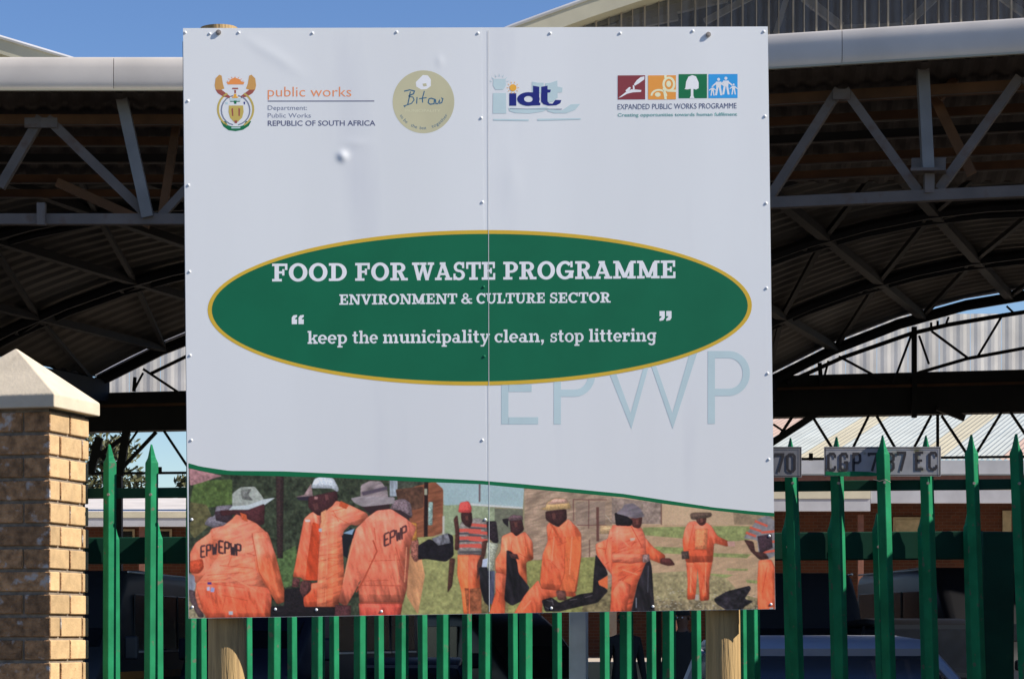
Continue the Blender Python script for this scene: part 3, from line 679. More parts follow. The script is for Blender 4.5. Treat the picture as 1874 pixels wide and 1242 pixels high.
def person(x, y, ang, H, label, lean=0):
    t = bpy.data.objects.new('person', None); C.objects.link(t); tag(t, label, 'person')
    s = H/1.78
    V = [(0,0,.95),(0,0,1.15),(0,0,1.38),(0,-.01,1.50),(0,-.02,1.56),(0,-.03,1.66),(0,-.03,1.72)]
    R = [(.15,.11),(.14,.10),(.17,.11),(.065,.06),(.06,.06),(.085,.10),(.06,.07)]
    E = [(0,1),(1,2),(2,3),(3,4),(4,5),(5,6)]
    for sx in (-1,1):
        b = len(V); V += [(sx*.17,0,1.42),(sx*.23,.02,1.15),(sx*.25,-.06,.9),(sx*.25,-.08,.83)]; R += [(.065,.065),(.05,.05),(.035,.035),(.035,.025)]
        E += [(2,b),(b,b+1),(b+1,b+2),(b+2,b+3)]
        for k in range(4):
            c = len(V); V += [(sx*(.235+.01*k),-.055-.022*k,.77),(sx*(.23+.01*k),-.055-.022*k,.72)]; R += [(.01,.01),(.008,.008)]; E += [(b+3,c),(c,c+1)]
        b = len(V); V += [(sx*.1,0,.88),(sx*.11,-.02,.5),(sx*.12,.01,.1),(sx*.12,-.13,.04)]; R += [(.095,.095),(.065,.065),(.045,.045),(.045,.035)]
        E += [(0,b),(b,b+1),(b+1,b+2),(b+2,b+3)]
    me = bpy.data.meshes.new('body'); me.from_pydata([(a*s,b_*s,c*s) for a,b_,c in V], E, []); o = bpy.data.objects.new('tmp', me); C.objects.link(o)
    sk = o.modifiers.new('skin','SKIN'); sub = o.modifiers.new('sub','SUBSURF'); sub.levels = 2; sub.render_levels = 2
    for i, r in enumerate(R): me.skin_vertices[0].data[i].radius = (r[0]*s, r[1]*s)
    me.skin_vertices[0].data[0].use_root = True
    dg = bpy.context.evaluated_depsgraph_get(); nm = bpy.data.meshes.new_from_object(o.evaluated_get(dg)); bpy.data.objects.remove(o)
    nm.name = 'body'; nm.materials.clear(); nm.materials.append(M_cloth); nm.materials.append(M_skin)
    for p_ in nm.polygons:
        p_.use_smooth = True
        if p_.center.z > 1.49*s or (p_.center.z < .87*s and abs(p_.center.x) > .2*s): p_.material_index = 1
    ob = bpy.data.objects.new('body', nm); C.objects.link(ob); ob.parent = t
    def part(name, m, mm): 
        q = m.build(name, mm, None, smooth=True); q.parent = t; return q
    part('nose', MB().tube([(0,-.125*s,1.67*s),(0,-.145*s,1.63*s)], [.008*s,.016*s], 8), M_skin)
    for sx in (-1,1):
        part('eye', MB().tube([(sx*.03*s,-.115*s,1.665*s),(sx*.03*s,-.125*s,1.665*s)], [.011*s,.006*s], 8), M_lamp)
        part('ear', MB().tube([(sx*.08*s,-.02*s,1.66*s),(sx*.095*s,-.01*s,1.655*s)], [.025*s,.02*s], 8), M_skin)
    m = MB(); rings = []
    for k in range(6):
        a = math.pi/2*k/5.2; rings.append([((.094*math.cos(a))*s*math.cos(2*math.pi*i/16), (-.015+.112*math.cos(a)*math.sin(2*math.pi*i/16))*s, (1.69+.095*math.sin(a))*s) for i in range(16)])
    loft(m, rings); part('hair', m, M_hair)
    t.location = (x,y,.004); t.rotation_euler = (0,0,ang)
p = at(1143,0,30); person(p.x, p.y, .3, 1.78, 'person in black clothes standing in shade below the sign, nearer the steel post')
p = at(1250,0,29.5); person(p.x, p.y, -.4, 1.82, 'person in black clothes standing in shade just left of right sign pole')
# boundary wall of the neighbouring yard, just outside the frame, that shades the lower right pickets
bw = MB().box((2.75,4.0,0), (2.97,9.1,2.85)).build('unseen_wall', M_bside, None); tag(bw, 'yellow brick boundary wall running towards the viewer right of the fence', 'wall')
bw = MB().box((3.45,9.12,0), (3.67,16.0,3.2)).build('unseen_wall', M_bside, None); tag(bw, 'added unseen yellow brick wall that shades the parked blue car, inside the gate', 'wall')  # second wall, added out of view to keep car and gate post in shade
# ------------------------------------------------------------------ the information board
board = empty('information_board', (-.1, 8.45, 0), 'large white signboard with green oval lettering and workers photo on two wooden poles', 'signboard')
K, YS = .053, 8.4
def dent(px, py):
    d = 0
    for (cx, cy, rx, ry, a) in ((627,286,9,9,.0052),(512,108,46,12,.0008),(470,84,30,10,.0004),(650,262,22,9,.0008),(805,112,7,10,.0008),(940,330,14,34,.0005)):
        th = .6 if cx in (512,470) else 0
        u = (px-cx)*math.cos(th)+(py-cy)*math.sin(th); v = -(px-cx)*math.sin(th)+(py-cy)*math.cos(th)
        e = (u/rx)**2+(v/ry)**2
        if e < 12: d += a*math.exp(-e)
    d += .0012*math.sin(px/210.0+.6)*math.sin(py/260.0+1.0)
    return d
def sg(px, py, off=0.0, bend=True):
    """point of the board seen at this place of the photograph, off metres in front of its face"""
    t = YS/(1-K*(px-937)/F)
    p = at(px, py, t); n = Vector((K,-1,0)).normalized()
    return p+n*(off+(dent(px,py) if bend else 0))
TL, TR, BL, BR = (335,52),(1405,49),(345,1131),(1419,1114)
def q2(u, v):
    x = (1-v)*((1-u)*TL[0]+u*TR[0])+v*((1-u)*BL[0]+u*BR[0]); y = (1-v)*((1-u)*TL[1]+u*TR[1])+v*((1-u)*BL[1]+u*BR[1]); return x, y
LB = (.77,.78,.82)
def pcol(c, k=1.0):
    L = LB; return tuple(min(.95, s2l(v)*k/l) for v, l in zip(c, L))
M_panel = mat('white_vinyl_panel', (.85,.865,.875), .5, stretch=(1,1,.18), var=.03, scale=2.2, bump=.06, bscale=2.0, spots=(3,.6,.9,(.69,.705,.755)))
def pmat(name, c, var=.06): return mat(name, pcol(c), .55, var=var, scale=6, spec=.22)
M_txt = pmat('white_print', (218,220,228)); M_oval = pmat('green_print', (14,98,70)); M_gold = pmat('gold_print', (200,166,58))
M_teal = pmat('pale_teal_print', (180,200,208)); M_line = pmat('green_line_print', (14,104,66))
M_orange = pmat('orange_print', (226,142,98)); M_navy = pmat('navy_print', (34,42,120)); M_greyp = pmat('grey_print', (120,126,150)); M_dark = pmat('dark_print', (88,92,122))
M_disc = pmat('khaki_print', (184,180,152)); M_blue = pmat('blue_ink_print', (52,98,130)); M_maroon = pmat('maroon_print', (128,58,66)); M_or2 = pmat('orange_tile_print', (236,150,72))
M_gr2 = pmat('green_tile_print', (24,108,72)); M_bl2 = pmat('blue_tile_print', (52,150,218)); M_gold2 = pmat('ochre_print', (196,150,90)); M_brn = pmat('brown_print', (150,84,76))
M_sun = pmat('sun_orange_print', (240,140,80)); M_olive = pmat('olive_gold_print', (184,164,92)); M_tealtxt = pmat('green_text_print', (110,160,158)); M_amb = pmat('amber_print', (222,164,66))
M_seam = mat('seam_tape', (.70,.70,.70), .5, var=.1)
def panel(u0, u1, off):
    nx, ny = 190, 360; vs = []; fs = []
    for j in range(ny+1):
        for i in range(nx+1):
            x, y = q2(u0+(u1-u0)*i/nx, j/ny); vs.append(sg(x, y, off))
    for j in range(ny):
        for i in range(nx):
            a = j*(nx+1)+i; fs.append((a, a+1, a+nx+2, a+nx+1))
    b = len(vs); W_ = nx+1
    edge = list(range(0,nx+1))+[r*W_+nx for r in range(1,ny+1)]+[ny*W_+c for c in range(nx-1,-1,-1)]+[r*W_ for r in range(ny-1,0,-1)]
    n = Vector((K,-1,0)).normalized()
    k = len(edge); rim = [vs[e] for e in edge]; back = [vs[e]-n*.0025 for e in edge]
    for i in range(k): fs.append((b+i, b+(i+1)%k, b+k+(i+1)%k, b+k+i))
    o = MB().add(vs+rim+back, fs).build('panel', M_panel, board, fix=False); o.data.polygons.foreach_set('use_smooth', [True]*(nx*ny)+[False]*k); return o
US = (888-340)/1073.0
panel(0, US, .0); panel(US-.004, 1, -.00025)
# frame and battens behind
def bq(a, b, w, off, m=M_alu, name='frame_rail'): MB().bar(sg(*a,off,False), sg(*b,off,False), w, .03).build(name, m, board)
bq((338,60),(1402,57),.03,-.022); bq((348,1122),(1412,1106),.03,-.022); bq((342,75),(352,1108),.03,-.022,name='frame_stile'); bq((1398,72),(1410,1092),.03,-.022,name='frame_stile'); bq((883,75),(889,1100),.04,-.022,name='frame_stile')
for (tx, ty, bx, w) in ((405,43,420,.068),(1309,47,1324,.0625)):
    n = 14; zt = at(tx,ty+5,8.42).z; pts = []; rs = []
    for i in range(n+1):
        z = zt*(1-i/n); p = (tx+(bx-tx)*min(1.0,(zt-z)/(zt-1.35))-937)*8.52/F; yb = YS+K*p+.040+w+.004*math.sin(i*1.3)
        pts.append((p+.003*math.sin(i*1.7), yb, z)); rs.append(w*(1+.025*math.sin(i*2.1))*(1 if i else .97))
    po = MB().tube(pts[::-1], rs[::-1], 32).build('pole', M_wood, board, smooth=True)
for px, py in ((400,60),(1296,64)):
    p = sg(px,py,.004,False); n = Vector((K,-1,0)).normalized()
    MB().tube([p, p+n*.004], [.007,.005], 6).build('coach_bolt', M_bolt, board)
    MB().tube([p-n*.003, p+n*.002], [.009,.009], 14).build('washer', M_bolt, board)
riv = [(339,60),(384,62),(437,60),(572,61),(726,59),(875,61),(1007,61),(1135,61),(1268,57),(1398,58),(344,185),(345,339),(347,497),(348,650),(350,805),(351,950),(352,1110),
       (881,216),(883,370),(885,525),(886,652),(883,805),(888,950),(1400,213),(1402,372),(1403,527),(1405,683),(1407,840),(1408,980),(1411,1105),(504,1114),(579,1115),(698,1118),(1009,1112),(1195,1109)]
n = Vector((K,-1,0)).normalized(); rv = MB()
for k in range(3): pass
prof = [(0.0052,0),(.0048,.0012),(.0034,.0023),(.0016,.0028)]
vs = [(r*math.cos(a), -h, r*math.sin(a)) for r, h in prof for a in [2*math.pi*i/12 for i in range(12)]]
fs = [(j*12+i, j*12+(i+1)%12, (j+1)*12+(i+1)%12, (j+1)*12+i) for j in range(3) for i in range(12)]+[tuple(range(36,48))]
rv.add(vs, fs); rme = rv.mesh('rivet', M_panel)
bm = bmesh.new(); bm.from_mesh(rme); bmesh.ops.recalc_face_normals(bm, faces=bm.faces); bm.to_mesh(rme); bm.free()
rme.polygons.foreach_set('use_smooth', [True]*len(rme.polygons))
rme2 = rme.copy(); rme2.materials.clear(); rme2.materials.append(M_oval)
for px, py in riv:
    o = bpy.data.objects.new('rivet', rme2 if (px in (885,886)) else rme); C.objects.link(o); o.parent = board; o.location = sg(px,py,.0003 if px in (885,886) else .0)-board.location; o.rotation_euler = (0,0,math.atan(K))
MB().add([sg(892.9+1.1*i+2*j/30,56+1063*j/30,.0009) for j in range(31) for i in (0,1)], [(2*j,2*j+1,2*j+3,2*j+2) for j in range(30)]).build('seam_tape', M_seam, board, fix=False)

def S(x, y, off): return sg(x, y, .00012+(off-.0008)*.22)
def decal(name, polys, m, off=.0012, T=None, fix=False):
    """flat print: each polygon lies a few hundredths of a millimetre above the one before"""
    b = MB()
    for k, pl in enumerate(polys):
        b.add([S(*(T(*p) if T else p), off+.00005*(k % 8)) for p in pl], [tuple(range(len(pl)))])
    return b.build(name, m, board, fix=fix)
def ellipse(cx, cy, rx, ry, n=96, sh=0.0): return [(cx+rx*math.cos(2*math.pi*k/n), cy+ry*math.sin(2*math.pi*k/n)+sh*rx*math.cos(2*math.pi*k/n)) for k in range(n)]
def strip_fill(name, outer, inner, m, off):
    n = len(outer); b = MB(); b.add([S(*p,off) for p in outer]+[S(*p,off) for p in inner], [(i,(i+1)%n,n+(i+1)%n,n+i) for i in range(n)]); b.build(name, m, board, fix=False)
# watermark letters under the oval
wm = MB(); w_ = 13
for pts in ([(924,640),(924,776)],[(931,710),(973,710)],[(931,769.5),(985,769.5)],[(1020,645),(1020,776)],
            [(1026.5,651)]+arcp(1052,685,31,34,-90,90,14)+[(1026.5,719)],
            [(1106,643),(1155,770),(1189,648),(1231,770),(1270,643)],
            [(1302,642),(1302,775)],[(1308.5,648.5)]+arcp(1334,683,32,34.5,-90,90,14)+[(1308.5,717.5)]):
    ribbon(wm, pts, w_, S, .0008)
wm.build('watermark_letters', M_teal, board, fix=False)
SH = -8/996.0
o1 = ellipse(878,563,498,142,128,SH); o2 = ellipse(878,563,490.5,135,128,SH)
strip_fill('oval_border', o1, o2, M_gold, .0016)
b = MB(); pts = [S(*p,.0014) for p in o2]; ix = len(pts)//2
vs = []; fs = []; N = 64
for i in range(N+1):
    a = math.pi*i/N; x = 878-490.5*math.cos(a); dy = 135*math.sin(a); yc = 563+SH*(x-878)
    for j in range(13): vs.append(S(x, yc-dy+2*dy*j/12, .0014))
for i in range(N):
    for j in range(12): fs.append((i*13+j, i*13+j+1, (i+1)*13+j+1, (i+1)*13+j))
b.add(vs, fs).build('green_oval', M_oval, board, fix=False)

# slab serif alphabet: r = rectangle, p = polygon, a = arc band (cx, cy, rx, ry, tx, ty, a0, a1)
s = .14; t = .235; m_ = .70; tl = .20; sl = .13
def r(x0,y0,x1,y1): return [(x0,y0),(x1,y0),(x1,y1),(x0,y1)]
def band(cx,cy,rx,ry,tx,ty,a0,a1,n=14):
    O = arcp(cx,cy,rx,ry,a0,a1,n); I = arcp(cx,cy,rx-tx,ry-ty,a0,a1,n)
    return [[O[i],O[i+1],I[i+1],I[i]] for i in range(n)]
def dg(x0,y0,x1,y1,w): return [(x0,y0),(x0+w,y0),(x1+w,y1),(x1,y1)]
G = {
'F': (.86,[r(.13,s,.13+t,1-s),r(0,0,.52,s),r(0,1-s,.82,1),r(.69,.64,.82,1-s),r(.365,.44,.62,.57),r(.54,.33,.66,.68)]),
'E': (.90,[r(.13,s,.13+t,1-s),r(0,0,.84,s),r(0,1-s,.82,1),r(.69,.64,.82,1-s),r(.71,s,.84,.37),r(.365,.44,.60,.57),r(.52,.35,.63,.66)]),
'O': (1.04,band(.5,.5,.5,.52,.24,.16,0,360,28)),
'D': (1.0,[r(.13,s,.13+t,1-s),r(0,0,.45,s),r(0,1-s,.45,1)]+band(.45,.5,.51,.5,.24,s,-90,90)),
'R': (1.0,[r(.13,s,.13+t,1-s),r(0,0,.48,s),r(0,1-s,.50,1)]+band(.48,.72,.36,.28,.22,.13,-90,90)+[r(.365,.44,.5,.57),dg(.60,s*.6,.42,.46,.24),r(.60,0,.98,s)]),
'P': (.88,[r(.13,s,.13+t,1-s),r(0,0,.52,s),r(0,1-s,.48,1)]+band(.46,.69,.38,.31,.23,.14,-90,90)+[r(.365,.38,.47,.52)]),
'W': (1.40,[r(0,1-s,.48,1),r(.50,1-s,.90,1),r(.98,1-s,1.38,1),dg(.33,0,.10,1-s,.22),dg(.33,0,.62,1-s,.17),dg(.84,0,.60,1-s,.22),dg(.86,0,1.14,1-s,.16)]),
'A': (1.10,[r(0,0,.42,s),r(.62,0,1.08,s),r(.30,1-s,.66,1),dg(.12,s,.38,1-s,.17),dg(.70,s,.42,1-s,.24),r(.32,.28,.78,.40)]),
'S': (.78,band(.38,.73,.34,.29,.18,.14,35,270,14)+band(.36,.28,.38,.30,.20,.14,-155,90,14)+[r(.56,.66,.69,1),r(.02,0,.15,.36)]),
'T': (.94,[r(.34,s,.34+t,1-s),r(.19,0,.73,s),r(0,1-s,.92,1),r(0,.62,.13,1-s),r(.79,.62,.92,1-s)]),
'G': (1.04,band(.5,.5,.5,.52,.24,.16,42,340,22)+[r(.50,.36,1.0,.49),r(.74,.06,.96,.36),r(.80,.66,.93,1)]),
'C': (.94,band(.5,.5,.5,.52,.24,.16,42,318,22)+[r(.77,.64,.90,1),]),
'M': (1.32,[r(.13,s,.30,1-s),r(0,0,.44,s),r(0,1-s,.34,1),dg(.54,.05,.14,1-s*.5,.24),dg(.56,.05,.92,1-s*.5,.20),r(.92,s,.92+t,1-s),r(.80,0,1.29,s),r(.98,1-s,1.29,1)]),
'N': (1.12,[r(.13,s,.28,1-s),r(0,0,.42,s),r(0,1-s,.34,1),dg(.74,0,.14,1-s*.4,.26),r(.84,s*.4,1.0,1-s),r(.68,1-s,1.10,1)]),
'V': (1.02,[r(0,1-s,.46,1),r(.60,1-s,1.0,1),dg(.40,0,.10,1-s,.23),dg(.42,0,.73,1-s,.17)]),
'I': (.56,[r(.15,s,.15+t,1-s),r(0,0,.53,s),r(0,1-s,.53,1)]),
'U': (1.08,[r(.13,.33,.13+t,1-s),r(0,1-s,.50,1),r(.66,1-s,1.06,1),r(.78,.33,.93,1-s)]+band(.53,.36,.40,.38,.2,.15,180,360)),
'L': (.84,[r(.13,s,.13+t,1-s),r(0,0,.82,s),r(0,1-s,.50,1),r(.69,s,.82,.42)]),
'&': (.98,band(.38,.77,.24,.25,.13,.12,0,360,16)+band(.36,.28,.36,.30,.19,.14,60,330,16)+[dg(.68,0,.22,.66,.22),r(.62,.40,.92,.50),r(.66,0,.94,s)]),
'k': (.80,[r(.09,sl,.09+tl,1-sl),r(0,1-sl,.29,1),r(0,0,.38,sl),dg(.24,.30,.50,m_-sl,.16),dg(.54,sl,.34,.42,.20),r(.46,m_-sl,.78,m_),r(.46,0,.82,sl)]),
'e': (.74,band(.36,.35,.36,.36,.19,.12,0,318,18)+[r(.12,.30,.70,.40)]),
'p': (.82,[r(.09,-.18,.09+tl,m_-sl),r(0,m_-sl,.29,m_),r(0,-.30,.42,-.18)]+band(.42,.35,.36,.36,.19,.12,-150,150,16)),
't': (.54,[r(.12,.16,.12+tl,.92),r(0,m_-sl,.46,m_),]+band(.34,.18,.22,.18,.2,.12,180,330,8)),
'h': (.88,[r(.09,sl,.09+tl,1-sl),r(0,1-sl,.29,1),r(0,0,.38,sl),r(.58,sl,.78,.46),r(.48,0,.87,sl)]+band(.53,.42,.25,.29,.19,.12,0,150,10)),
'm': (1.30,[r(.09,sl,.29,m_-sl),r(0,m_-sl,.29,m_),r(0,0,.38,sl),r(.53,sl,.73,.46),r(.46,0,.81,sl),r(.97,sl,1.17,.46),r(.90,0,1.26,sl)]+band(.51,.42,.22,.29,.18,.12,0,150,8)+band(.95,.42,.22,.29,.18,.12,0,150,8)),
'u': (.88,[r(.09,.24,.29,m_-sl),r(0,m_-sl,.29,m_),r(.46,m_-sl,.76,m_),r(.56,sl,.76,m_-sl),r(.56,0,.86,sl)]+band(.35,.26,.26,.27,.19,.12,180,330,8)),
'n': (.88,[r(.09,sl,.29,m_-sl),r(0,m_-sl,.29,m_),r(0,0,.38,sl),r(.58,sl,.78,.46),r(.48,0,.87,sl)]+band(.53,.42,.25,.29,.19,.12,0,150,10)),
'i': (.42,[r(.10,sl,.30,m_-sl),r(0,m_-sl,.30,m_),r(0,0,.40,sl),r(.09,.82,.31,1.02)]),
'c': (.70,band(.36,.35,.36,.36,.19,.12,40,320,16)+[r(.52,.42,.64,m_)]),
'a': (.78,[r(.42,sl,.61,.48),r(.42,0,.76,sl)]+band(.34,.46,.27,.25,.19,.12,0,160,10)+band(.28,.20,.28,.21,.16,.10,0,360,14)),
'l': (.42,[r(.10,sl,.30,1-sl),r(0,1-sl,.30,1),r(0,0,.40,sl)]),
'y': (.82,[r(0,m_-sl,.36,m_),r(.48,m_-sl,.80,m_),dg(.30,.02,.09,m_-sl,.18),dg(.22,-.2,.56,m_-sl,.15),r(.04,-.30,.32,-.19)]),
's': (.62,band(.30,.50,.27,.21,.14,.10,30,270,10)+band(.28,.20,.30,.22,.16,.10,-150,90,10)+[r(.44,.46,.55,m_),r(.02,0,.13,.26)]),
'o': (.78,band(.38,.35,.38,.37,.19,.12,0,360,22)),
'r': (.66,[r(.09,sl,.29,m_-sl),r(0,m_-sl,.29,m_),r(0,0,.42,sl),r(.48,.42,.62,.66)]+band(.50,.40,.24,.30,.14,.14,60,160,6)),
'g': (.80,[r(.52,-.06,.71,m_),r(.60,m_-sl,.80,m_)]+band(.38,.38,.36,.33,.19,.12,0,360,16)+band(.40,-.06,.31,.24,.19,.12,200,360,8)),
',': (.36,[r(.06,0,.28,.2),[(.16,0),(.28,0),(.16,-.2),(.07,-.2)]]),
}
def slab(word, x0, x1, ybase0, ybase1, h, m=None):
    adv = 0; out = []
    for ch in word:
        wd, ps = G[ch]
        for pl in ps: out.append([(adv+x, y) for x, y in pl])
        adv += wd+.035
    k = (x1-x0)/(adv-.035)
    pol = [[(x0+x*k, ybase0+(ybase1-ybase0)*(x*k/(x1-x0))-y*h) for x, y in pl] for pl in out]
    decal('lettering', pol, m or M_txt, .0020)
BL1 = lambda x: 515-(x-498)*6.0/740
for wd, a, b_ in (('FOOD',498,636),('FOR',650,747),('WASTE',754,908),('PROGRAMME',921,1238)): slab(wd, a, b_, BL1(a), BL1(b_), 32.5)
BL2 = lambda x: 557.5-(x-621)*4.0/497
for wd, a, b_ in (('ENVIRONMENT',621,837),('&',844,865),('CULTURE',872,998),('SECTOR',1006,1118)): slab(wd, a, b_, BL2(a), BL2(b_), 18.8)
BL3 = lambda x: 629-(x-563)*4.5/638
for wd, a, b_ in (('keep',563,636),('the',645,692),('municipality',701,897),('clean,',905,997),('stop',1007,1069),('littering',1078,1201)): slab(wd, a, b_, BL3(a), BL3(b_), 23.5)
def quote(x, y, w, h, close):
    for k in range(2):
        X = x+k*w*1.28
        pol = [[(X+w,y),(X+w,y+h*.22),(X+w*.62,y+h*.38),(X+w*.62,y+h*.5),(X,y+h*.5),(X,y+h*.30),(X+w*.3,y+h*.06)],[(X,y+h*.48),(X+w,y+h*.48),(X+w,y+h),(X,y+h)]]
        if close: pol = [[(2*X+w-a, 2*y+h-b) for a, b in pl] for pl in pol]
        decal('quotation_mark', pol, M_txt, .0020)
quote(534, 576, 9.6, 17, False); quote(1207, 569, 9.6, 18, True)

# green line above the photo print
topY = [(345,847,855),(366,853,860),(392,857,865),(420,861,867.5),(520,862,870),(620,866.5,873),(730,871.5,878.5),(880,879,884.5),(953,885,891.5),(1047,894,900),(1140,903,908.5),(1213,914,920),(1307,928,932.5),(1377,935,940),(1417,938,943.5)]
def lin(x, k):
    for a, b_ in zip(topY[:-1], topY[1:]):
        if x <= b_[0]: return a[k]+(b_[k]-a[k])*max(0,(x-a[0]))/(b_[0]-a[0])
    return topY[-1][k]
xs = [345+1072*i/120 for i in range(121)]
MB().add([S(x,lin(x,1),.0016) for x in xs]+[S(x,lin(x,2)+1,.0016) for x in xs], [(i,i+1,122+i,121+i) for i in range(120)]).build('green_line', M_line, board, fix=False)

# ------------------------------------------------------------------ logos
def bfont(txt, x0, y0, x1, h, m, name='lettering', off=.0014, sx=1.0, bold=0.0, yb1=None, sp=1.0):
    """built-in sans face, baseline from (x0, y0) to (x1, yb1), cap height h in picture pixels"""
    cu = bpy.data.curves.new('t', 'FONT'); cu.body = txt; cu.offset = bold; cu.space_character = sp; cu.resolution_u = 3
    o = bpy.data.objects.new('t', cu); C.objects.link(o)
    dg_ = bpy.context.evaluated_depsgraph_get(); me = bpy.data.meshes.new_from_object(o.evaluated_get(dg_)); bpy.data.objects.remove(o)
    X = [v.co.x for v in me.vertices]; a, b_ = min(X), max(X); k = (x1-x0)/(b_-a); yb1 = y0 if yb1 is None else yb1
    for v in me.vertices:
        u = (v.co.x-a)*k; v.co = S(x0+u, y0+(yb1-y0)*u/(x1-x0)-v.co.y*h/.72, off)
    me.materials.clear(); me.materials.append(m); me.name = name
    return link(name, me, board)
bfont('public works', 490, 177, 643, 19, M_orange, bold=-.004)
decal('rule', [[(490,184.5),(685,184.2),(685,186),(490,186.3)]], M_dark)
bfont('Department:', 490, 201.5, 562, 8.6, M_greyp)
bfont('Public Works', 490, 215.5, 569, 8.6, M_greyp)
bfont('REPUBLIC OF SOUTH AFRICA', 490, 230.5, 687, 9.8, M_dark, bold=.014, yb1=230)
TA = lambda x, y: (380+x*.17076, 120+y*.17076)
[decal('emblem', [q_], M_gold2, T=TA) for q_ in [
 [(75,215),(85,140),(125,100),(150,110),(165,200),(180,250),(120,270),(85,260)], [(520,215),(510,140),(470,100),(445,110),(430,200),(410,250),(475,270),(510,260)]]]
[decal('emblem', [q_], M_brn, T=TA, off=.0013) for q_ in [[(85,260),(150,262),(240,330),(236,352),(170,335),(110,300)],[(508,260),(445,262),(355,330),(358,352),(420,335),(480,300)]]]
rays = [[(200,178),(395,178),(385,205),(215,205)],[(225,180),(245,150),(290,130),(345,150),(370,180)]]
for k in range(7):
    a = math.pi*(k+.5)/7; rays.append([(295+75*math.cos(a-.08),182-50*math.sin(a-.08)),(295+100*math.cos(a),182-66*math.sin(a)),(295+75*math.cos(a+.08),182-50*math.sin(a+.08))])
decal('emblem', rays, M_sun, T=TA)
decal('emblem', [[(265,240),(325,240),(330,256),(260,256)],[(284,265),(306,265),(303,300),(288,300)]], M_brn, T=TA)
decal('emblem', [[(255,335),(335,335),(320,350),(270,350)],[(282,305),(308,305),(312,338),(278,338)]], M_amb, T=TA, off=.0014)
decal('emblem', [[(232,352),(358,352),(350,382),(240,382)],[(185,395),(215,390),(220,415),(195,418)]], M_teal, T=TA)
decal('emblem', [[(280,378),(312,378),(308,412),(286,412)],[(240,382),(350,382),(345,390),(245,390)]], M_gr2, T=TA, off=.0015)
decal('emblem', [[(385,390),(402,390),(400,418),(388,418)]], M_navy, T=TA)
decal('emblem', band(300,470,200,200,22,16,118,242,12)+band(300,470,200,200,22,16,-62,62,12), M_olive, T=TA)
decal('emblem', band(300,480,160,165,14,12,100,260,10)+band(300,480,160,165,14,12,-80,80,10), M_greyp, T=TA)
decal('emblem', [[(228,430),(380,430),(386,500),(370,560),(325,605),(280,605),(240,560),(224,500)]], M_olive, T=TA, off=.0013)
decal('emblem', [[(255,465),(272,455),(276,540),(262,545)],[(330,455),(348,465),(345,545),(330,540)],[(285,590),(320,590),(315,620),(290,620)]], M_brn, T=TA, off=.0017)
decal('emblem', [[(140,597),(195,597),(215,640),(260,655),(345,655),(385,640),(412,597),(468,597),(440,650),(380,690),(300,705),(225,695),(170,655)]], M_gr2, T=TA)
decal('emblem', [[(255,664),(350,662),(350,674),(255,676)]], M_teal, T=TA, off=.0016)
# khaki round logo with hand lettering
TB = lambda x, y: (700+x*.20277, 110+y*.20277)
decal('round_logo', [ellipse(775,186.5,56.5,57.5,64)], M_disc, off=.0010)
decal('round_logo', [[(300,200),(330,170),(365,135),(410,140),(436,175),(436,235),(400,262),(350,266),(305,240)]], M_txt, T=TB, off=.0013)
decal('round_logo', [[(360,215),(395,210),(400,235),(370,240)]], M_disc, T=TB, off=.0016)
b = MB()
for pts, w in (([(195,282),(245,270),(288,280),(280,305),(235,325)],2.2),([(252,285),(235,370),(228,400)],2.0),([(235,330),(275,335),(285,360),(262,392),(195,415),(205,425)],1.8),([(312,335),(308,395)],2.0),([(330,350),(398,340)],1.8),([(378,280),(360,345),(362,385)],2.0),
               ([(420,350),(412,385),(430,400),(465,395),(470,355),(440,345),(418,352)],2.2),([(478,355),(482,395),(500,395),(515,360),(516,392),(535,385),(545,350),(530,342)],2.0)):
    ribbon(b, [TB(*p) for p in pts], w, S, .0014)
b.build('script_lettering', M_blue, board, fix=False)
bfont('MUNICIPALITY', 741, 205, 806, 5, pmat('pale_khaki_print', (198,196,168)))
def arctext(words, cx, cy, R, m, h):
    for txt, a0, a1 in words:
        cu = bpy.data.curves.new('t','FONT'); cu.body = txt; cu.resolution_u = 2; o = bpy.data.objects.new('t', cu); C.objects.link(o)
        dg_ = bpy.context.evaluated_depsgraph_get(); me = bpy.data.meshes.new_from_object(o.evaluated_get(dg_)); bpy.data.objects.remove(o)
        X = [v.co.x for v in me.vertices]; lo, hi = min(X), max(X)
        for v in me.vertices:
            a = math.radians(a0+(a1-a0)*(v.co.x-lo)/(hi-lo)); rr = R-v.co.y*h/.72
            v.co = S(cx+rr*math.cos(a), cy+rr*math.sin(a), .0014)
        me.materials.clear(); me.materials.append(m); link('curved_lettering', me, board)
arctext([('to be',150,128),('the',118,104),('best',98,84),('together',72,28)], 775, 186.5, 50.5, M_blue, 6)
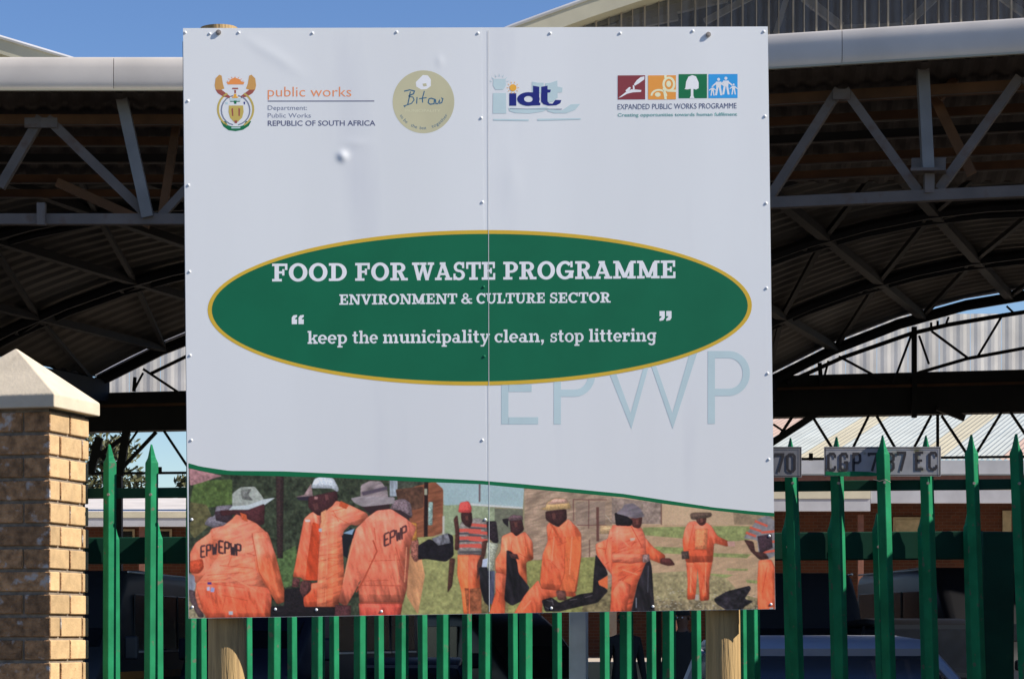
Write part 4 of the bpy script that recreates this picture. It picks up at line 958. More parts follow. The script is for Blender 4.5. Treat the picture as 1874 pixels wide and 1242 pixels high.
# blue script logo with sun
TC = TB
decal('script_logo', [[(1000,170),(1110,170),(1115,230),(1090,268),(1020,268),(998,230)],[(998,298),(1115,298),(1118,482),(996,482)]]
  +[[(1350,195),(1400,205),(1455,205),(1455,300),(1350,300)],[(1470,210),(1520,205),(1578,185),(1580,240),(1625,250),(1622,290),(1580,295),(1582,340),(1545,372),(1500,385),(1470,330)]]
  +[[(1140,430),(1300,440),(1480,425),(1500,440),(1450,465),(1330,482),(1200,478),(1145,460)],[(1480,440),(1620,455),(1700,400),(1785,397),(1740,450),(1660,480),(1550,480),(1490,462)],[(1000,530),(1320,535),(1320,550),(1000,545)],[(1400,530),(1790,525),(1790,537),(1400,548)]], M_teal, T=TC, off=.0010)
decal('script_logo', [[(1145,300),(1208,300),(1208,412),(1145,412)],[(1358,232),(1415,242),(1415,410),(1358,385)],[(1432,242),(1490,232),(1490,375),(1505,392),(1535,395),(1560,360),(1615,362),(1605,390),(1570,408),(1500,412),(1455,400),(1432,375)],[(1480,265),(1520,268),(1515,292),(1480,298)]]
  +band(1318,352,102,62,62,34,90,450,24)+[[(1300,292),(1410,292),(1410,318),(1330,318)],[(1330,385),(1425,385),(1425,408),(1310,412)]], M_navy, T=TC, off=.0013)
sunr = [ellipse(1178,250,32,32,20)]
for k in range(10):
    a = 2*math.pi*k/10; sunr.append([(1178+42*math.cos(a-.1),250+42*math.sin(a-.1)),(1178+60*math.cos(a),250+60*math.sin(a)),(1178+42*math.cos(a+.1),250+42*math.sin(a+.1))])
decal('sun_mark', sunr, M_amb, T=TC, off=.0014)
rr_ = []
for k in range(7):
    a = math.pi*(1.1+.8*k/6); rr_.append([(1055+72*math.cos(a-.06),215+66*math.sin(a-.06)),(1055+100*math.cos(a),215+96*math.sin(a)),(1055+72*math.cos(a+.06),215+66*math.sin(a+.06))])
decal('sun_mark', rr_, M_teal, T=TC, off=.0012)
b = MB(); ribbon(b, [TC(1150,440),TC(1330,443),TC(1620,443)], 1.2, S, .0016); b.build('rule', M_greyp, board, fix=False)
# four tiles
TD = lambda x, y: (1110+x*.13874, 120+y*.13874)
for (a, b_, y0, y1, m) in ((148,510,132,450,M_maroon),(548,916,132,450,M_or2),(952,1325,116,434,M_gr2),(1345,1728,116,432,M_bl2)):
    decal('logo_tile', [[(a,y0),(b_,y0-2),(b_,y1-2),(a,y1)]], m, T=TD, off=.0010)
decal('tile_symbol', [[(155,430),(250,355),(330,315),(400,320),(460,325),(455,350),(350,355),(270,375),(200,415)],[(360,250),(400,195),(450,155),(500,145),(498,185),(430,235),(375,268)],[(300,285),(320,290),(310,320),(262,352),(250,330)],[(345,262),(365,262),(372,312),(350,318)]], M_txt, T=TD, off=.0013)
decal('tile_symbol', band(822,248,85,100,30,30,0,360,20)+band(690,400,110,88,26,24,180,365,14)+[ellipse(820,245,32,42,16), ellipse(676,385,38,30,14),[(760,130),(792,130),(792,170),(762,170)],[(740,300),(775,290),(795,450),(765,450)],[(790,320),(916,320),(916,352),(800,348)]], M_yelp:=pmat('cream_print',(236,222,190)), T=TD, off=.0013)
decal('tile_symbol', [[(1040,300),(1050,215),(1080,150),(1130,130),(1180,145),(1215,225),(1215,300),(1180,320),(1145,310),(1145,400),(1160,434),(1095,434),(1112,400),(1112,310),(1060,318),(1028,312)]], M_txt, T=TD, off=.0013)
def fig(cx, y0, y1):
    h = y1-y0; w = h*.16
    return [ellipse(cx, y0+h*.09, h*.085, h*.09, 10), [(cx-w,y0+h*.22),(cx+w,y0+h*.22),(cx+w*.8,y0+h*.55),(cx-w*.8,y0+h*.55)], [(cx-w*.8,y0+h*.53),(cx-w*.05,y0+h*.53),(cx-w*.6,y1),(cx-w*1.3,y1)], [(cx+w*.05,y0+h*.53),(cx+w*.8,y0+h*.53),(cx+w*1.3,y1),(cx+w*.6,y1)],
            [(cx-w*.8,y0+h*.24),(cx-w*.6,y0+h*.34),(cx-w*2.2,y0+h*.52),(cx-w*2.3,y0+h*.44)], [(cx+w*.8,y0+h*.24),(cx+w*2.3,y0+h*.44),(cx+w*2.2,y0+h*.52),(cx+w*.6,y0+h*.34)]]
decal('tile_symbol', fig(1478,165,395)+fig(1574,150,385)+fig(1398,268,400)+fig(1676,240,385), M_txt, T=TD, off=.0013)
bfont('EXPANDED PUBLIC WORKS PROGRAMME', 1130.5, 200.5, 1348, 10.2, M_dark, yb1=198.5, bold=-.002)
bfont('Creating opportunities towards human fulfilment', 1130.5, 213.5, 1349, 6.2, M_tealtxt, yb1=212, bold=.012)
# ------------------------------------------------------------------ the printed photograph along the foot of the board
X0p, X1p, Y0p, Y1p = 343.0, 1421.0, 844.0, 1134.0
RS = 1.25                                           # samples per picture pixel
GW, GH = int((X1p-X0p)*RS), int((Y1p-Y0p)*RS)
IM = np.zeros((GH, GW, 3)); IM[:] = (150,140,110)
rg = np.random.default_rng(11)
def vnoise(h, w, cy, cx):
    g = rg.random((int(h/cy)+3, int(w/cx)+3)); yy = np.arange(h)/cy; xx = np.arange(w)/cx
    y0 = yy.astype(int); x0 = xx.astype(int); fy_ = (yy-y0)[:,None]; fx_ = (xx-x0)[None,:]
    fy_ = fy_*fy_*(3-2*fy_); fx_ = fx_*fx_*(3-2*fx_)
    a = g[y0][:,x0]; b = g[y0][:,x0+1]; c = g[y0+1][:,x0]; d = g[y0+1][:,x0+1]
    return (a*(1-fx_)+b*fx_)*(1-fy_)+(c*(1-fx_)+d*fx_)*fy_-.5
N_leaf = vnoise(GH,GW,9,9)*.6+vnoise(GH,GW,4,4)*.6; N_fine = vnoise(GH,GW,2.2,2.2)
_a = vnoise(GH,GW,20,5)*.7+vnoise(GH,GW,34,12)*.8+vnoise(GH,GW,8,3)*.35
_sx = (np.arange(GH)*.22).astype(int); N_fold = np.stack([np.roll(_a[i], _sx[i]) for i in range(GH)])
_b = vnoise(GH,GW,4,22)*.8+vnoise(GH,GW,12,16)*.7+vnoise(GH,GW,3,8)*.3
_sy = (np.arange(GW)*.28).astype(int); N_foldh = np.stack([np.roll(_b[:,j], -_sy[j]) for j in range(GW)], 1)
N_big = vnoise(GH,GW,40,60)
YYg, XXg = np.mgrid[0:GH,0:GW]
def poly(T, pts, col, noise=None, amp=0.0, gx=0.0, gy=0.0, soft=0, alpha=1.0, top=None):
    if noise is N_fine and not soft and amp >= .15: soft = .35
    P = np.array([T(*p) for p in pts]); P = (P-[X0p,Y0p])*RS
    if noise is not None and len(P) >= 5:
        for lim in (2.6, 1.1):
            Q = np.roll(P,-1,0); Ld = np.maximum(np.hypot(*(Q-P).T), 1e-6)[:,None]; f = np.minimum(.25, lim/Ld); P = np.stack([P+(Q-P)*f, Q-(Q-P)*f], 1).reshape(-1,2)
    x0, x1 = max(0,int(P[:,0].min())), min(GW,int(P[:,0].max())+2); y0, y1 = max(0,int(P[:,1].min())), min(GH,int(P[:,1].max())+2)
    if x1 <= x0 or y1 <= y0: return
    acc = np.zeros((y1-y0, x1-x0))
    for ox, oy in ((.25,.25),(.75,.25),(.25,.75),(.75,.75)):
        X = XXg[y0:y1,x0:x1]+ox; Y = YYg[y0:y1,x0:x1]+oy; ins = np.zeros(X.shape, bool); n = len(P)
        for i in range(n):
            xa, ya = P[i]; xb, yb = P[(i+1)%n]
            if ya == yb: continue
            c = ((ya > Y) != (yb > Y)) & (X < (xb-xa)*(Y-ya)/(yb-ya)+xa); ins ^= c
        acc += ins
    if soft:
        R = 5; X0_, X1_, Y0_, Y1_ = max(0,x0-R), min(GW,x1+R), max(0,y0-R), min(GH,y1+R)
        Mk = np.zeros((Y1_-Y0_, X1_-X0_)); Mk[y0-Y0_:y1-Y0_, x0-X0_:x1-X0_] = acc/4
        for _ in range(3): Mk = (Mk+np.roll(Mk,1,0)+np.roll(Mk,-1,0)+np.roll(Mk,1,1)+np.roll(Mk,-1,1))/5
        IM[Y0_:Y1_,X0_:X1_] *= (1-.38*np.clip(Mk,0,1))[...,None]
    a = (acc/4*alpha)[...,None]
    u = ((XXg[y0:y1,x0:x1]-x0)/max(1,x1-x0)-.5)*gx+((YYg[y0:y1,x0:x1]-y0)/max(1,y1-y0)-.5)*gy
    k = 1+u+(noise[y0:y1,x0:x1]*amp if noise is not None else 0)
    if soft:
        R = 5+int(min(x1-x0, y1-y0)*.10); M_ = np.pad(acc/4, R)
        cs = np.cumsum(np.cumsum(np.pad(M_, ((1,0),(1,0))), 0), 1); hh, ww = acc.shape; w2 = 2*R+1
        bl = (cs[w2:w2+hh, w2:w2+ww]-cs[:hh, w2:w2+ww]-cs[w2:w2+hh, :ww]+cs[:hh, :ww])/w2**2
        gyy, gxx = np.gradient(np.pad(bl,1,mode='edge'))
        k = k*(1-soft*.55+soft*.75*np.clip(bl-.35,0,.65)/.65)+soft*1.6*(gxx[1:-1,1:-1]*.8+gyy[1:-1,1:-1])*R*.5
    base = np.array(col, float)[None,None,:]
    if top is not None:
        tt_ = np.clip(.85-1.25*(YYg[y0:y1,x0:x1]-y0)/max(1,y1-y0)+N_big[y0:y1,x0:x1]*.8+N_fold[y0:y1,x0:x1]*.5, 0, 1)[...,None]
        base = base*(1-tt_*.6)+np.array(top, float)*tt_*.6
    if top is not None: base = base+np.array((0,-9,2.))
    IM[y0:y1,x0:x1] = IM[y0:y1,x0:x1]*(1-a)+base*k[...,None]*a
def stroke(T, p, q, w, col):
    p = np.array(T(*p)); q = np.array(T(*q)); d = (q-p)/np.hypot(*(q-p)); n = np.array([-d[1],d[0]])*w/2
    poly(lambda x, y: (x, y), [p+n, q+n, q-n, p-n], col, alpha=.72 if w < 2.3 else .92)
T5 = lambda x, y: (340+.2576*x, 820+.2576*y)
T6 = lambda x, y: (600+.2576*x, 820+.2576*y)
T7 = lambda x, y: (860+.23353*x, 850+.23353*y)
T8 = lambda x, y: (1120+.23343*x, 850+.23343*y)
OR = (226,112,74)
def y0_top(T, pts): return min(T(*p)[1] for p in pts) < 985
def cloth(T, pts, col=OR, h=False, gx=-.10, gy=-.14, amp=.36): poly(T, pts, col, N_foldh if h else N_fold, amp, gx, gy, .42, top=(242,148,118) if y0_top(T, pts) else (236,128,92))
# --- left background
poly(T5, [(0,80),(1700,80),(1700,1240),(0,1240)], (52,60,46), N_leaf, .9)
poly(T5, [(60,230),(330,220),(330,400),(150,420),(30,380)], (78,98,52), N_leaf, .6)
poly(T5, [(20,135),(60,145),(260,195),(190,215),(120,240),(30,265)], (168,122,126), N_leaf, .5)
poly(T5, [(30,380),(150,400),(200,520),(60,640),(30,600)], (92,88,58), N_leaf, .6)
poly(T5, [(640,760),(780,690),(840,960),(640,1000)], (80,104,62), N_leaf, .6)
poly(T5, [(15,880),(200,920),(200,1210),(15,1210)], (150,140,112), N_leaf, .7)
poly(T5, [(640,190),(695,190),(690,780),(650,780)], (52,38,38), N_fine, .4)
# --- middle background
poly(T6, [(430,215),(760,215),(700,330),(430,340)], (66,70,60), N_leaf, .8)
poly(T6, [(440,225),(495,225),(495,340),(440,340)], (150,160,172), N_fold, .8)
poly(T6, [(480,330),(620,270),(760,235),(820,290),(815,600),(700,640),(600,640),(560,380)], (142,84,60), N_foldh, .35)
poly(T6, [(480,290),(680,270),(680,420),(600,440),(500,380)], (88,60,48), N_leaf, .6)
poly(T6, [(715,380),(747,380),(742,545),(712,545)], (150,178,172), N_fine, .5)
poly(T6, [(685,235),(712,235),(708,645),(682,645)], (42,26,26), N_fine, .4)
poly(T6, [(685,286),(705,286),(705,330),(685,330)], (160,160,140))
poly(T6, [(760,235),(1090,245),(1090,400),(822,405),(820,290)], (164,188,194), N_big, .1)
poly(T6, [(820,405),(1090,392),(1090,600),(820,620)], (152,166,132), N_leaf, .25)
poly(T6, [(815,480),(830,480),(828,620),(815,620)], (190,190,180))
poly(T6, [(520,640),(1090,600),(1090,1230),(500,1230)], (152,152,98), N_leaf, .35)
poly(T6, [(560,760),(650,700),(690,900),(640,1180),(560,1050)], (200,142,100), N_fold, .3)
# --- right of middle
poly(T7, [(0,120),(425,180),(415,340),(0,305)], (166,190,196), N_big, .1)
poly(T7, [(0,300),(415,330),(415,345),(0,318)], (205,210,210))
poly(T7, [(0,318),(200,335),(200,500),(0,500)], (150,162,132), N_leaf, .3)
poly(T7, [(195,342),(415,347),(415,620),(195,620)], (112,114,98), N_leaf, .3)
poly(T7, [(70,150),(84,150),(82,292),(70,292)], (110,90,95))
poly(T7, [(425,150),(1300,230),(1300,980),(430,780)], (168,142,122), N_foldh, .35)
for k in range(13):
    y = 215+k*44
    stroke(T7, (428,y), (1180,y+16), .55, (138,112,98))
    for j in range(9): stroke(T7, (450+j*88+(k%2)*44,y+2), (450+j*88+(k%2)*44,y+44), .5, (142,116,100))
poly(T7, [(830,290),(1060,290),(1060,470),(830,475)], (150,128,114), N_foldh, .3)
for p, q in (((808,272),(1075,274)),((810,272),(812,440)),((932,280),(930,500)),((840,474),(1070,472))): stroke(T7, p, q, 1.9, (104,66,62))
stroke(T7, (1060,390), (1110,450), 1.2, (200,190,175))
poly(T7, [(1020,474),(1150,474),(1150,540),(1020,540)], (196,162,122), N_fine, .2)
stroke(T7, (1000,330), (1002,600), 5.0, (98,62,56)); stroke(T7, (937,585), (937,770), 2.2, (100,66,60))
poly(T7, [(430,750),(1000,720),(1000,1240),(200,1240),(300,900)], (142,142,86), N_leaf, .4)
poly(T7, [(0,1000),(300,1010),(300,1240),(0,1240)], (120,108,72), N_leaf, .7)
poly(T7, [(900,1030),(1250,900),(1250,1240),(860,1240)], (128,116,84), N_leaf, .7)
# --- far right background
poly(T8, [(0,180),(1290,330),(1290,480),(0,480)], (196,166,136), N_big, .15)
poly(T8, [(0,255),(390,300),(390,462),(0,462)], (152,132,122), N_leaf, .45)
stroke(T8, (387,305), (387,490), 2.4, (112,80,70))
poly(T8, [(950,375),(1290,400),(1290,470),(960,470)], (150,128,104), N_leaf, .3)
poly(T8, [(0,470),(1290,470),(1290,1240),(0,1240)], (188,156,126), N_foldh, .14)
for pts in ([(240,490),(960,478),(1290,490),(1290,560),(820,615),(540,575),(240,550)],[(330,640),(600,650),(560,700),(340,690)],[(780,690),(1090,700),(1060,730),(780,720)],[(900,810),(1070,815),(1060,830),(900,828)],[(760,850),(950,862),(900,885),(760,880)],[(1050,900),(1140,905),(1140,930),(1060,925)]):
    poly(T8, pts, (142,150,96), N_leaf, .35)
poly(T8, [(280,850),(620,830),(900,890),(1000,1000),(1290,1100),(1290,1240),(280,1240)], (156,144,108), N_leaf, .5)
poly(T8, [(0,1060),(1290,1060),(1290,1240),(0,1240)], (140,126,98), N_leaf, .8)
for k in range(140):
    x = rg.random()*900+330; y = rg.random()*180+960; stroke(T8, (x,y), (x+8+rg.random()*10,y), 1.2, (205,200,190) if k%3 else (90,80,70))
# --- A and B
poly(T5, [(130,540),(160,490),(205,480),(215,410),(330,400),(330,560),(200,565)], (118,112,124), N_fine, .3)
poly(T5, [(205,450),(330,430),(330,540),(215,510)], (58,44,52), N_fine, .3)
cloth(T5, [(30,740),(70,670),(170,600),(180,570),(300,540),(330,700),(250,900),(120,940),(70,960),(30,860)], (224,124,82))
poly(T5, [(28,800),(120,785),(128,850),(90,890),(30,882)], (196,76,48), N_fine, .2)
poly(T5, [(15,890),(60,900),(70,980),(40,1060),(15,1000)], (134,138,154), N_fold, .4)
poly(T5, [(20,1000),(60,1010),(110,1100),(130,1200),(90,1200),(30,1080)], (84,66,70), N_fine, .3)
poly(T5, [(330,410),(330,320),(390,275),(490,270),(550,350),(565,400),(330,425)], (166,172,166), N_leaf, .3, .1, 0)
poly(T5, [(390,300),(470,285),(440,330),(480,370),(400,360)], (118,120,118), N_fine, .3)
poly(T5, [(290,450),(330,410),(440,402),(560,360),(635,350),(560,402),(440,437),(330,437)], (196,206,212))
poly(T5, [(240,440),(330,437),(440,437),(560,392),(558,540),(490,548),(430,500),(350,470),(250,480)], (74,38,42), N_fine, .3)
cloth(T5, [(330,500),(360,465),(500,530),(590,610),(620,700),(560,960),(610,1060),(600,1210),(160,1210),(90,1130),(65,1040),(75,960),(130,900),(230,760),(240,660),(180,640),(230,580)], (228,128,84), True)
cloth(T5, [(470,600),(580,590),(640,760),(718,1080),(650,1108),(570,980),(500,860)], (226,114,66), gx=-.2)
stroke(T5, (470,600), (520,880), 1.6, (176,74,48)); stroke(T5, (520,880), (600,1020), 1.8, (150,62,44))
cloth(T5, [(70,960),(280,950),(590,990),(610,1060),(600,1210),(150,1210),(110,1120)], (218,100,58), gx=.1)
for p, q in (((130,940),(280,930)),((150,900),(420,880)),((240,830),(480,850)),((250,1040),(440,1080)),((280,1050),(260,1150)),((330,760),(300,830)),((200,960),(420,990)),((420,740),(500,760))): stroke(T5, p, q, 1.3, (184,78,50))
for p, q in (((240,860),(430,870)),((160,925),(260,915)),((270,700),(420,640))): stroke(T5, p, q, 1.3, (242,156,114))
def letters(T, txt, x, y, w, h, sk, col, wd, gap=1.25, ysh=0):
    sh = {'E':[((1,0),(0,0)),((0,0),(0,1)),((0,1),(1,1)),((0,.5),(.8,.5))],'P':[((0,1),(0,0)),((0,0),(.9,0)),((.9,0),(.9,.5)),((.9,.5),(0,.5))],'W':[((0,0),(.25,1)),((.25,1),(.5,.3)),((.5,.3),(.75,1)),((.75,1),(1,0))]}
    for k, ch in enumerate(txt):
        for (a, b), (c, d) in sh[ch]:
            stroke(T, (x+k*w*gap+a*w, y+k*ysh+b*h+a*sk), (x+k*w*gap+c*w, y+k*ysh+d*h+c*sk), wd, col)
letters(T5, 'EPW', 108, 695, 30, 78, -6, (58,42,48), 3.3, 1.35, -8)
letters(T5, 'EPWP', 236, 655, 32, 84, 6, (50,38,44), 3.5, 1.30, 8)
poly(T5, [(155,948),(182,948),(182,966),(155,966)], (72,52,130)); poly(T5, [(150,985),(170,980),(172,1010),(150,1010)], (190,190,215)); poly(T5, [(180,985),(205,990),(200,1020),(175,1018)], (150,160,210))
poly(T5, [(305,1155),(335,1155),(335,1180),(305,1180)], (180,186,196))
# --- C, D
poly(T5, [(700,1000),(840,985),(1060,1100),(1062,1200),(600,1200),(605,1120),(700,1118)], (26,22,26), N_fine, .6)
poly(T5, [(600,1190),(1062,1180),(1062,1240),(600,1240)], (26,22,26))
cloth(T5, [(840,500),(890,455),(1000,430),(960,560),(935,940),(830,935),(820,915),(760,915),(775,840),(820,600)], (232,112,68))
poly(T5, [(900,520),(950,540),(940,935),(850,935),(860,820)], (206,72,40), N_fold, .3)
poly(T5, [(778,345),(840,330),(890,250),(905,345)], (172,142,144), N_fine, .2); poly(T5, [(785,346),(900,338),(885,372),(800,366)], (46,40,54))
poly(T5, [(870,345),(1075,300),(1080,370),(1045,425),(1005,448),(945,480),(915,460),(870,420)], (66,36,40), N_fine, .3)
poly(T5, [(915,340),(940,345),(935,362),(912,360)], (170,120,120))
poly(T5, [(890,275),(915,215),(960,200),(1050,212),(1090,290),(1078,312),(1040,285),(890,282)], (202,210,222), N_fine, .15)
cloth(T5, [(835,1060),(880,960),(1087,930),(1087,1125),(840,1125)], (222,98,54))
cloth(T5, [(1000,440),(1087,370),(1087,1125),(930,1125),(935,940),(945,760),(955,540)], (234,132,84), True)
cloth(T6, [(0,450),(60,370),(150,400),(280,460),(290,490),(210,550),(160,540),(110,590),(110,780),(120,1000),(60,1125),(-10,1125)], (234,122,74), True)
for p, q in (((950,760),(1087,745)),((960,560),(950,700)),((990,960),(980,1110)),((1045,440),(1087,520)),((950,790),(1080,800)),((1000,600),(1010,640))): stroke(T5, p, q, 1.3, (188,84,54))
for p, q in (((20,450),(130,420)),((30,470),(160,540)),((0,780),(110,775)),((0,850),(110,800)),((0,920),(120,860)),((10,700),(90,690))): stroke(T6, p, q, 1.2, (190,84,52))
poly(T5, [(845,505),(885,505),(885,522),(850,522)], (222,206,198)); poly(T5, [(945,568),(968,568),(966,592),(945,590)], (180,186,196))
poly(T5, [(762,915),(815,925),(800,985),(752,985)], (92,52,52), N_fine, .5); poly(T5, [(815,940),(892,940),(890,1010),(832,1062),(808,1010)], (84,50,50), N_fine, .5)
poly(T6, [(100,620),(160,560),(205,590),(150,700),(140,780),(110,760)], (26,28,34)); poly(T6, [(105,602),(190,568),(172,612)], (136,166,196))
# --- F, E
poly(T6, [(440,430),(470,370),(540,355),(590,390),(602,485),(560,492),(500,450)], (122,104,112), N_fine, .4); poly(T6, [(450,430),(520,440),(600,490),(560,500),(500,460)], (52,40,44))
poly(T6, [(590,600),(640,640),(660,780),(620,810),(590,760)], (150,92,80), N_fine, .6)
poly(T6, [(560,520),(630,530),(632,650),(580,660)], (226,152,74), N_fine, .2)
poly(T6, [(225,400),(440,390),(440,440),(300,470)], (50,34,38))
poly(T6, [(230,345),(235,260),(300,230),(380,235),(425,300),(430,380),(300,370)], (144,130,134), N_foldh, .4)
poly(T6, [(240,310),(420,268),(425,292),(250,336)], (84,74,88)); poly(T6, [(160,355),(230,340),(440,345),(475,345),(475,390),(380,402),(250,415),(190,388)], (152,142,148), N_foldh, .25)
cloth(T6, [(280,490),(350,440),(450,430),(560,500),(630,560),(600,640),(585,700),(560,1000),(530,1110),(225,1105),(215,960),(240,930),(200,1000),(130,1125),(75,1090),(120,900),(160,700),(200,570)], (228,124,86), gx=-.1)
for p, q, w in (((320,650),(350,730),2.6),((350,730),(245,950),2.4),((245,950),(200,1020),2.6),((340,650),(330,560),1.4),((240,970),(520,975),1.5),((230,1092),(520,1098),1.8),((290,800),(540,790),1.2),((480,700),(540,900),1.4),((270,940),(430,935),1.2)): stroke(T6, p, q, w, (178,70,48))
for p, q in (((230,560),(150,760)),((150,760),(110,950)),((560,700),(545,950)),((300,520),(400,500))): stroke(T6, p, q, 2.2, (240,158,122))
cloth(T6, [(220,1100),(530,1102),(510,1240),(230,1240)], (192,82,58))
poly(T6, [(52,1110),(165,1115),(160,1240),(45,1240)], (76,42,46), N_fine, .5)
letters(T6, 'EPWP', 402, 610, 34, 84, -16, (72,44,48), 3.4, 1.22, -16)
# --- bag, G
poly(T6, [(640,690),(720,640),(760,660),(850,600),(890,620),(895,760),(840,805),(700,785),(640,790)], (24,21,27), N_leaf, .8)
poly(T6, [(735,640),(850,600),(872,670),(785,690)], (112,112,122), N_leaf, .8)
poly(T6, [(865,780),(905,780),(882,980),(850,1025),(850,990)], (78,48,40), N_fine, .3)
cloth(T6, [(922,750),(1090,750),(1090,1180),(965,1180),(950,1020),(920,900)], (226,114,54))
poly(T6, [(970,990),(1060,1000),(1075,1180),(990,1180)], (150,80,50), N_leaf, .6)
poly(T6, [(930,590),(945,520),(1040,505),(1090,520),(1090,755),(920,755)], (136,128,124), N_fine, .3)
poly(T7, [(-10,430),(60,415),(135,440),(142,600),(95,705),(-10,705)], (136,128,124), N_fine, .3)
for y in (570,625,680): poly(T6, [(935,y),(1090,y-5),(1090,y+20),(930,y+25)], (214,92,80)); 
for y in (598,652,730): poly(T6, [(935,y),(1090,y-5),(1090,y+10),(930,y+14)], (84,80,84))
for y in (455,512,570,622): poly(T7, [(-10,y),(138,y+12),(136,y+36),(-10,y+24)], (214,92,80))
for y in (486,544,690): poly(T7, [(-10,y),(120,y+8),(120,y+20),(-10,y+14)], (84,80,84))
cloth(T7, [(-10,700),(90,708),(70,950),(95,1240),(-10,1240)], (216,106,58)); poly(T7, [(0,970),(90,960),(90,1240),(0,1240)], (150,84,56), N_leaf, .6)
poly(T7, [(95,600),(140,590),(120,700),(60,900),(55,780),(90,700)], (84,50,44), N_fine, .3)
poly(T6, [(945,455),(1022,450),(1028,520),(1010,565),(970,545),(948,510)], (58,33,34), N_fine, .3)
poly(T6, [(925,455),(938,385),(1000,373),(1022,420),(1018,458)], (228,84,80), N_fine, .2)
poly(T6, [(893,500),(920,470),(935,590),(932,722),(900,722),(906,600)], (80,46,42), N_fine, .3)
# --- H
poly(T7, [(130,440),(205,440),(220,560),(225,610),(190,615),(140,570)], (42,34,40), N_fine, .5)
poly(T7, [(135,600),(225,620),(200,700),(180,840),(140,840),(125,700)], (176,180,162), N_fine, .3)
poly(T7, [(100,740),(140,730),(130,820),(92,820)], (190,200,225)); poly(T7, [(140,830),(195,830),(190,1100),(140,1080)], (76,80,104), N_fold, .5)
poly(T7, [(70,800),(140,800),(150,1110),(110,1070),(80,960)], (36,34,40), N_fold, .6)
# --- I
poly(T7, [(310,430),(405,420),(425,510),(360,565),(320,530)], (62,36,38), N_fine, .3)
poly(T7, [(255,425),(300,418),(330,390),(410,398),(418,432),(300,440)], (106,82,88), N_fine, .3); poly(T7, [(252,425),(302,420),(300,488),(262,455)], (34,29,34))
cloth(T7, [(250,560),(330,525),(360,562),(430,520),(490,600),(498,740),(440,762),(445,880),(452,960),(280,860),(200,840),(200,740),(240,680)], (234,118,68))
cloth(T7, [(200,840),(290,860),(280,1000),(270,1240),(130,1240),(200,1000)], (230,108,60))
for p, q in (((330,600),(320,680)),((430,640),(440,700)),((380,690),(480,750)),((230,800),(280,870)),((200,960),(250,1030)),((430,560),(440,640))): stroke(T7, p, q, 1.2, (176,64,40))
poly(T7, [(285,665),(330,680),(370,760),(382,850),(470,962),(400,1070),(330,1105),(268,1060),(285,850)], (30,27,33), N_fold, .8)
poly(T7, [(305,690),(370,700),(385,740),(320,730)], (80,48,48), N_fine, .4)
# --- J
poly(T7, [(590,365),(755,345),(760,425),(705,492),(640,462),(595,430)], (58,34,35), N_fine, .35)
poly(T7, [(548,345),(598,330),(600,300),(660,262),(745,262),(782,305),(795,345),(740,346),(610,358)], (216,176,122), N_fine, .15); poly(T7, [(600,310),(660,265),(745,265),(775,300),(640,310)], (216,168,150), N_fine, .15)
cloth(T7, [(600,480),(622,448),(645,468),(690,492),(770,422),(840,490),(872,540),(872,720),(832,1000),(700,990),(555,972),(550,900),(570,700),(610,600)], (234,112,64), gx=.06)
poly(T7, [(750,560),(870,560),(868,720),(838,900),(820,1000),(700,985),(740,850)], (228,110,66), N_fold, .25, .12)
for p, q, w in (((745,560),(740,850),1.8),((740,850),(700,980),1.8),((610,590),(690,560),1.2),((690,630),(760,600),1.2),((600,740),(660,760),1.2),((555,968),(700,992),1.4),((870,700),(830,990),1.0),((650,470),(620,560),1.2),((640,760),(700,830),1.0)): stroke(T7, p, q, w, (186,74,46))
cloth(T7, [(535,900),(560,970),(830,1000),(830,1035),(700,1025),(570,1060),(560,1240),(300,1240),(430,1020)], (230,108,60), gx=.1)
poly(T7, [(985,700),(1060,800),(1085,860),(1010,912),(1085,990),(960,1012),(970,850)], (28,24,29), N_leaf, .9)
poly(T7, [(560,1060),(640,1035),(700,1080),(850,1015),(1000,990),(1085,985),(1000,1080),(850,1112),(700,1150),(590,1150)], (28,24,28), N_leaf, 1.1)
poly(T7, [(672,985),(748,985),(752,1020),(760,1060),(690,1060)], (104,64,58), N_fine, .4)
for p, q in (((600,1060),(650,1070)),((640,1050),(655,1100)),((590,1110),(620,1130)),((780,1060),(840,1050)),((900,1040),(960,1020))): stroke(T7, p, q, 1.0, (130,125,135))
# --- K
cloth(T7, [(985,620),(1080,580),(1100,500),(1150,480),(1260,470),(1260,1240),(1090,1240),(1140,960),(1120,870),(1050,790),(990,700)], (232,112,68))
poly(T7, [(1005,910),(1080,868),(1080,972),(1012,940)], (226,110,66))
for p, q in (((1080,580),(1060,700)),((1100,580),(1120,560)),((1060,780),(1090,760)),((1120,740),(1190,750)),((1000,650),(1060,660))): stroke(T7, p, q, 1.4, (170,66,44))
cloth(T8, [(200,490),(250,560),(330,650),(420,710),(400,780),(300,742),(240,700)], (230,108,62))
cloth(T8, [(0,470),(140,475),(230,490),(260,560),(268,700),(262,860),(200,920),(150,1150),(-20,1240),(0,900)], (232,108,64), True)
poly(T8, [(135,420),(238,405),(232,470),(215,500),(165,490)], (84,45,42), N_fine, .3); poly(T8, [(20,372),(110,395),(165,440),(150,480),(30,476)], (28,24,28), N_fine, .4)
poly(T8, [(30,380),(85,335),(95,310),(165,300),(222,340),(258,405),(180,420)], (122,113,123), N_foldh, .3)
cloth(T8, [(0,690),(235,700),(250,752),(150,775),(0,760)], (232,126,86), True)
poly(T8, [(240,705),(290,700),(300,760),(240,765)], (150,120,118), N_fine, .4)
for p, q, w in (((150,480),(240,650),1.8),((0,690),(110,640),1.2),((150,640),(180,600),1.2),((0,765),(240,765),1.6),((60,900),(130,860),1.3),((20,1000),(110,870),1.3),((150,850),(260,780),1.3)): stroke(T8, p, q, w, (178,68,46))
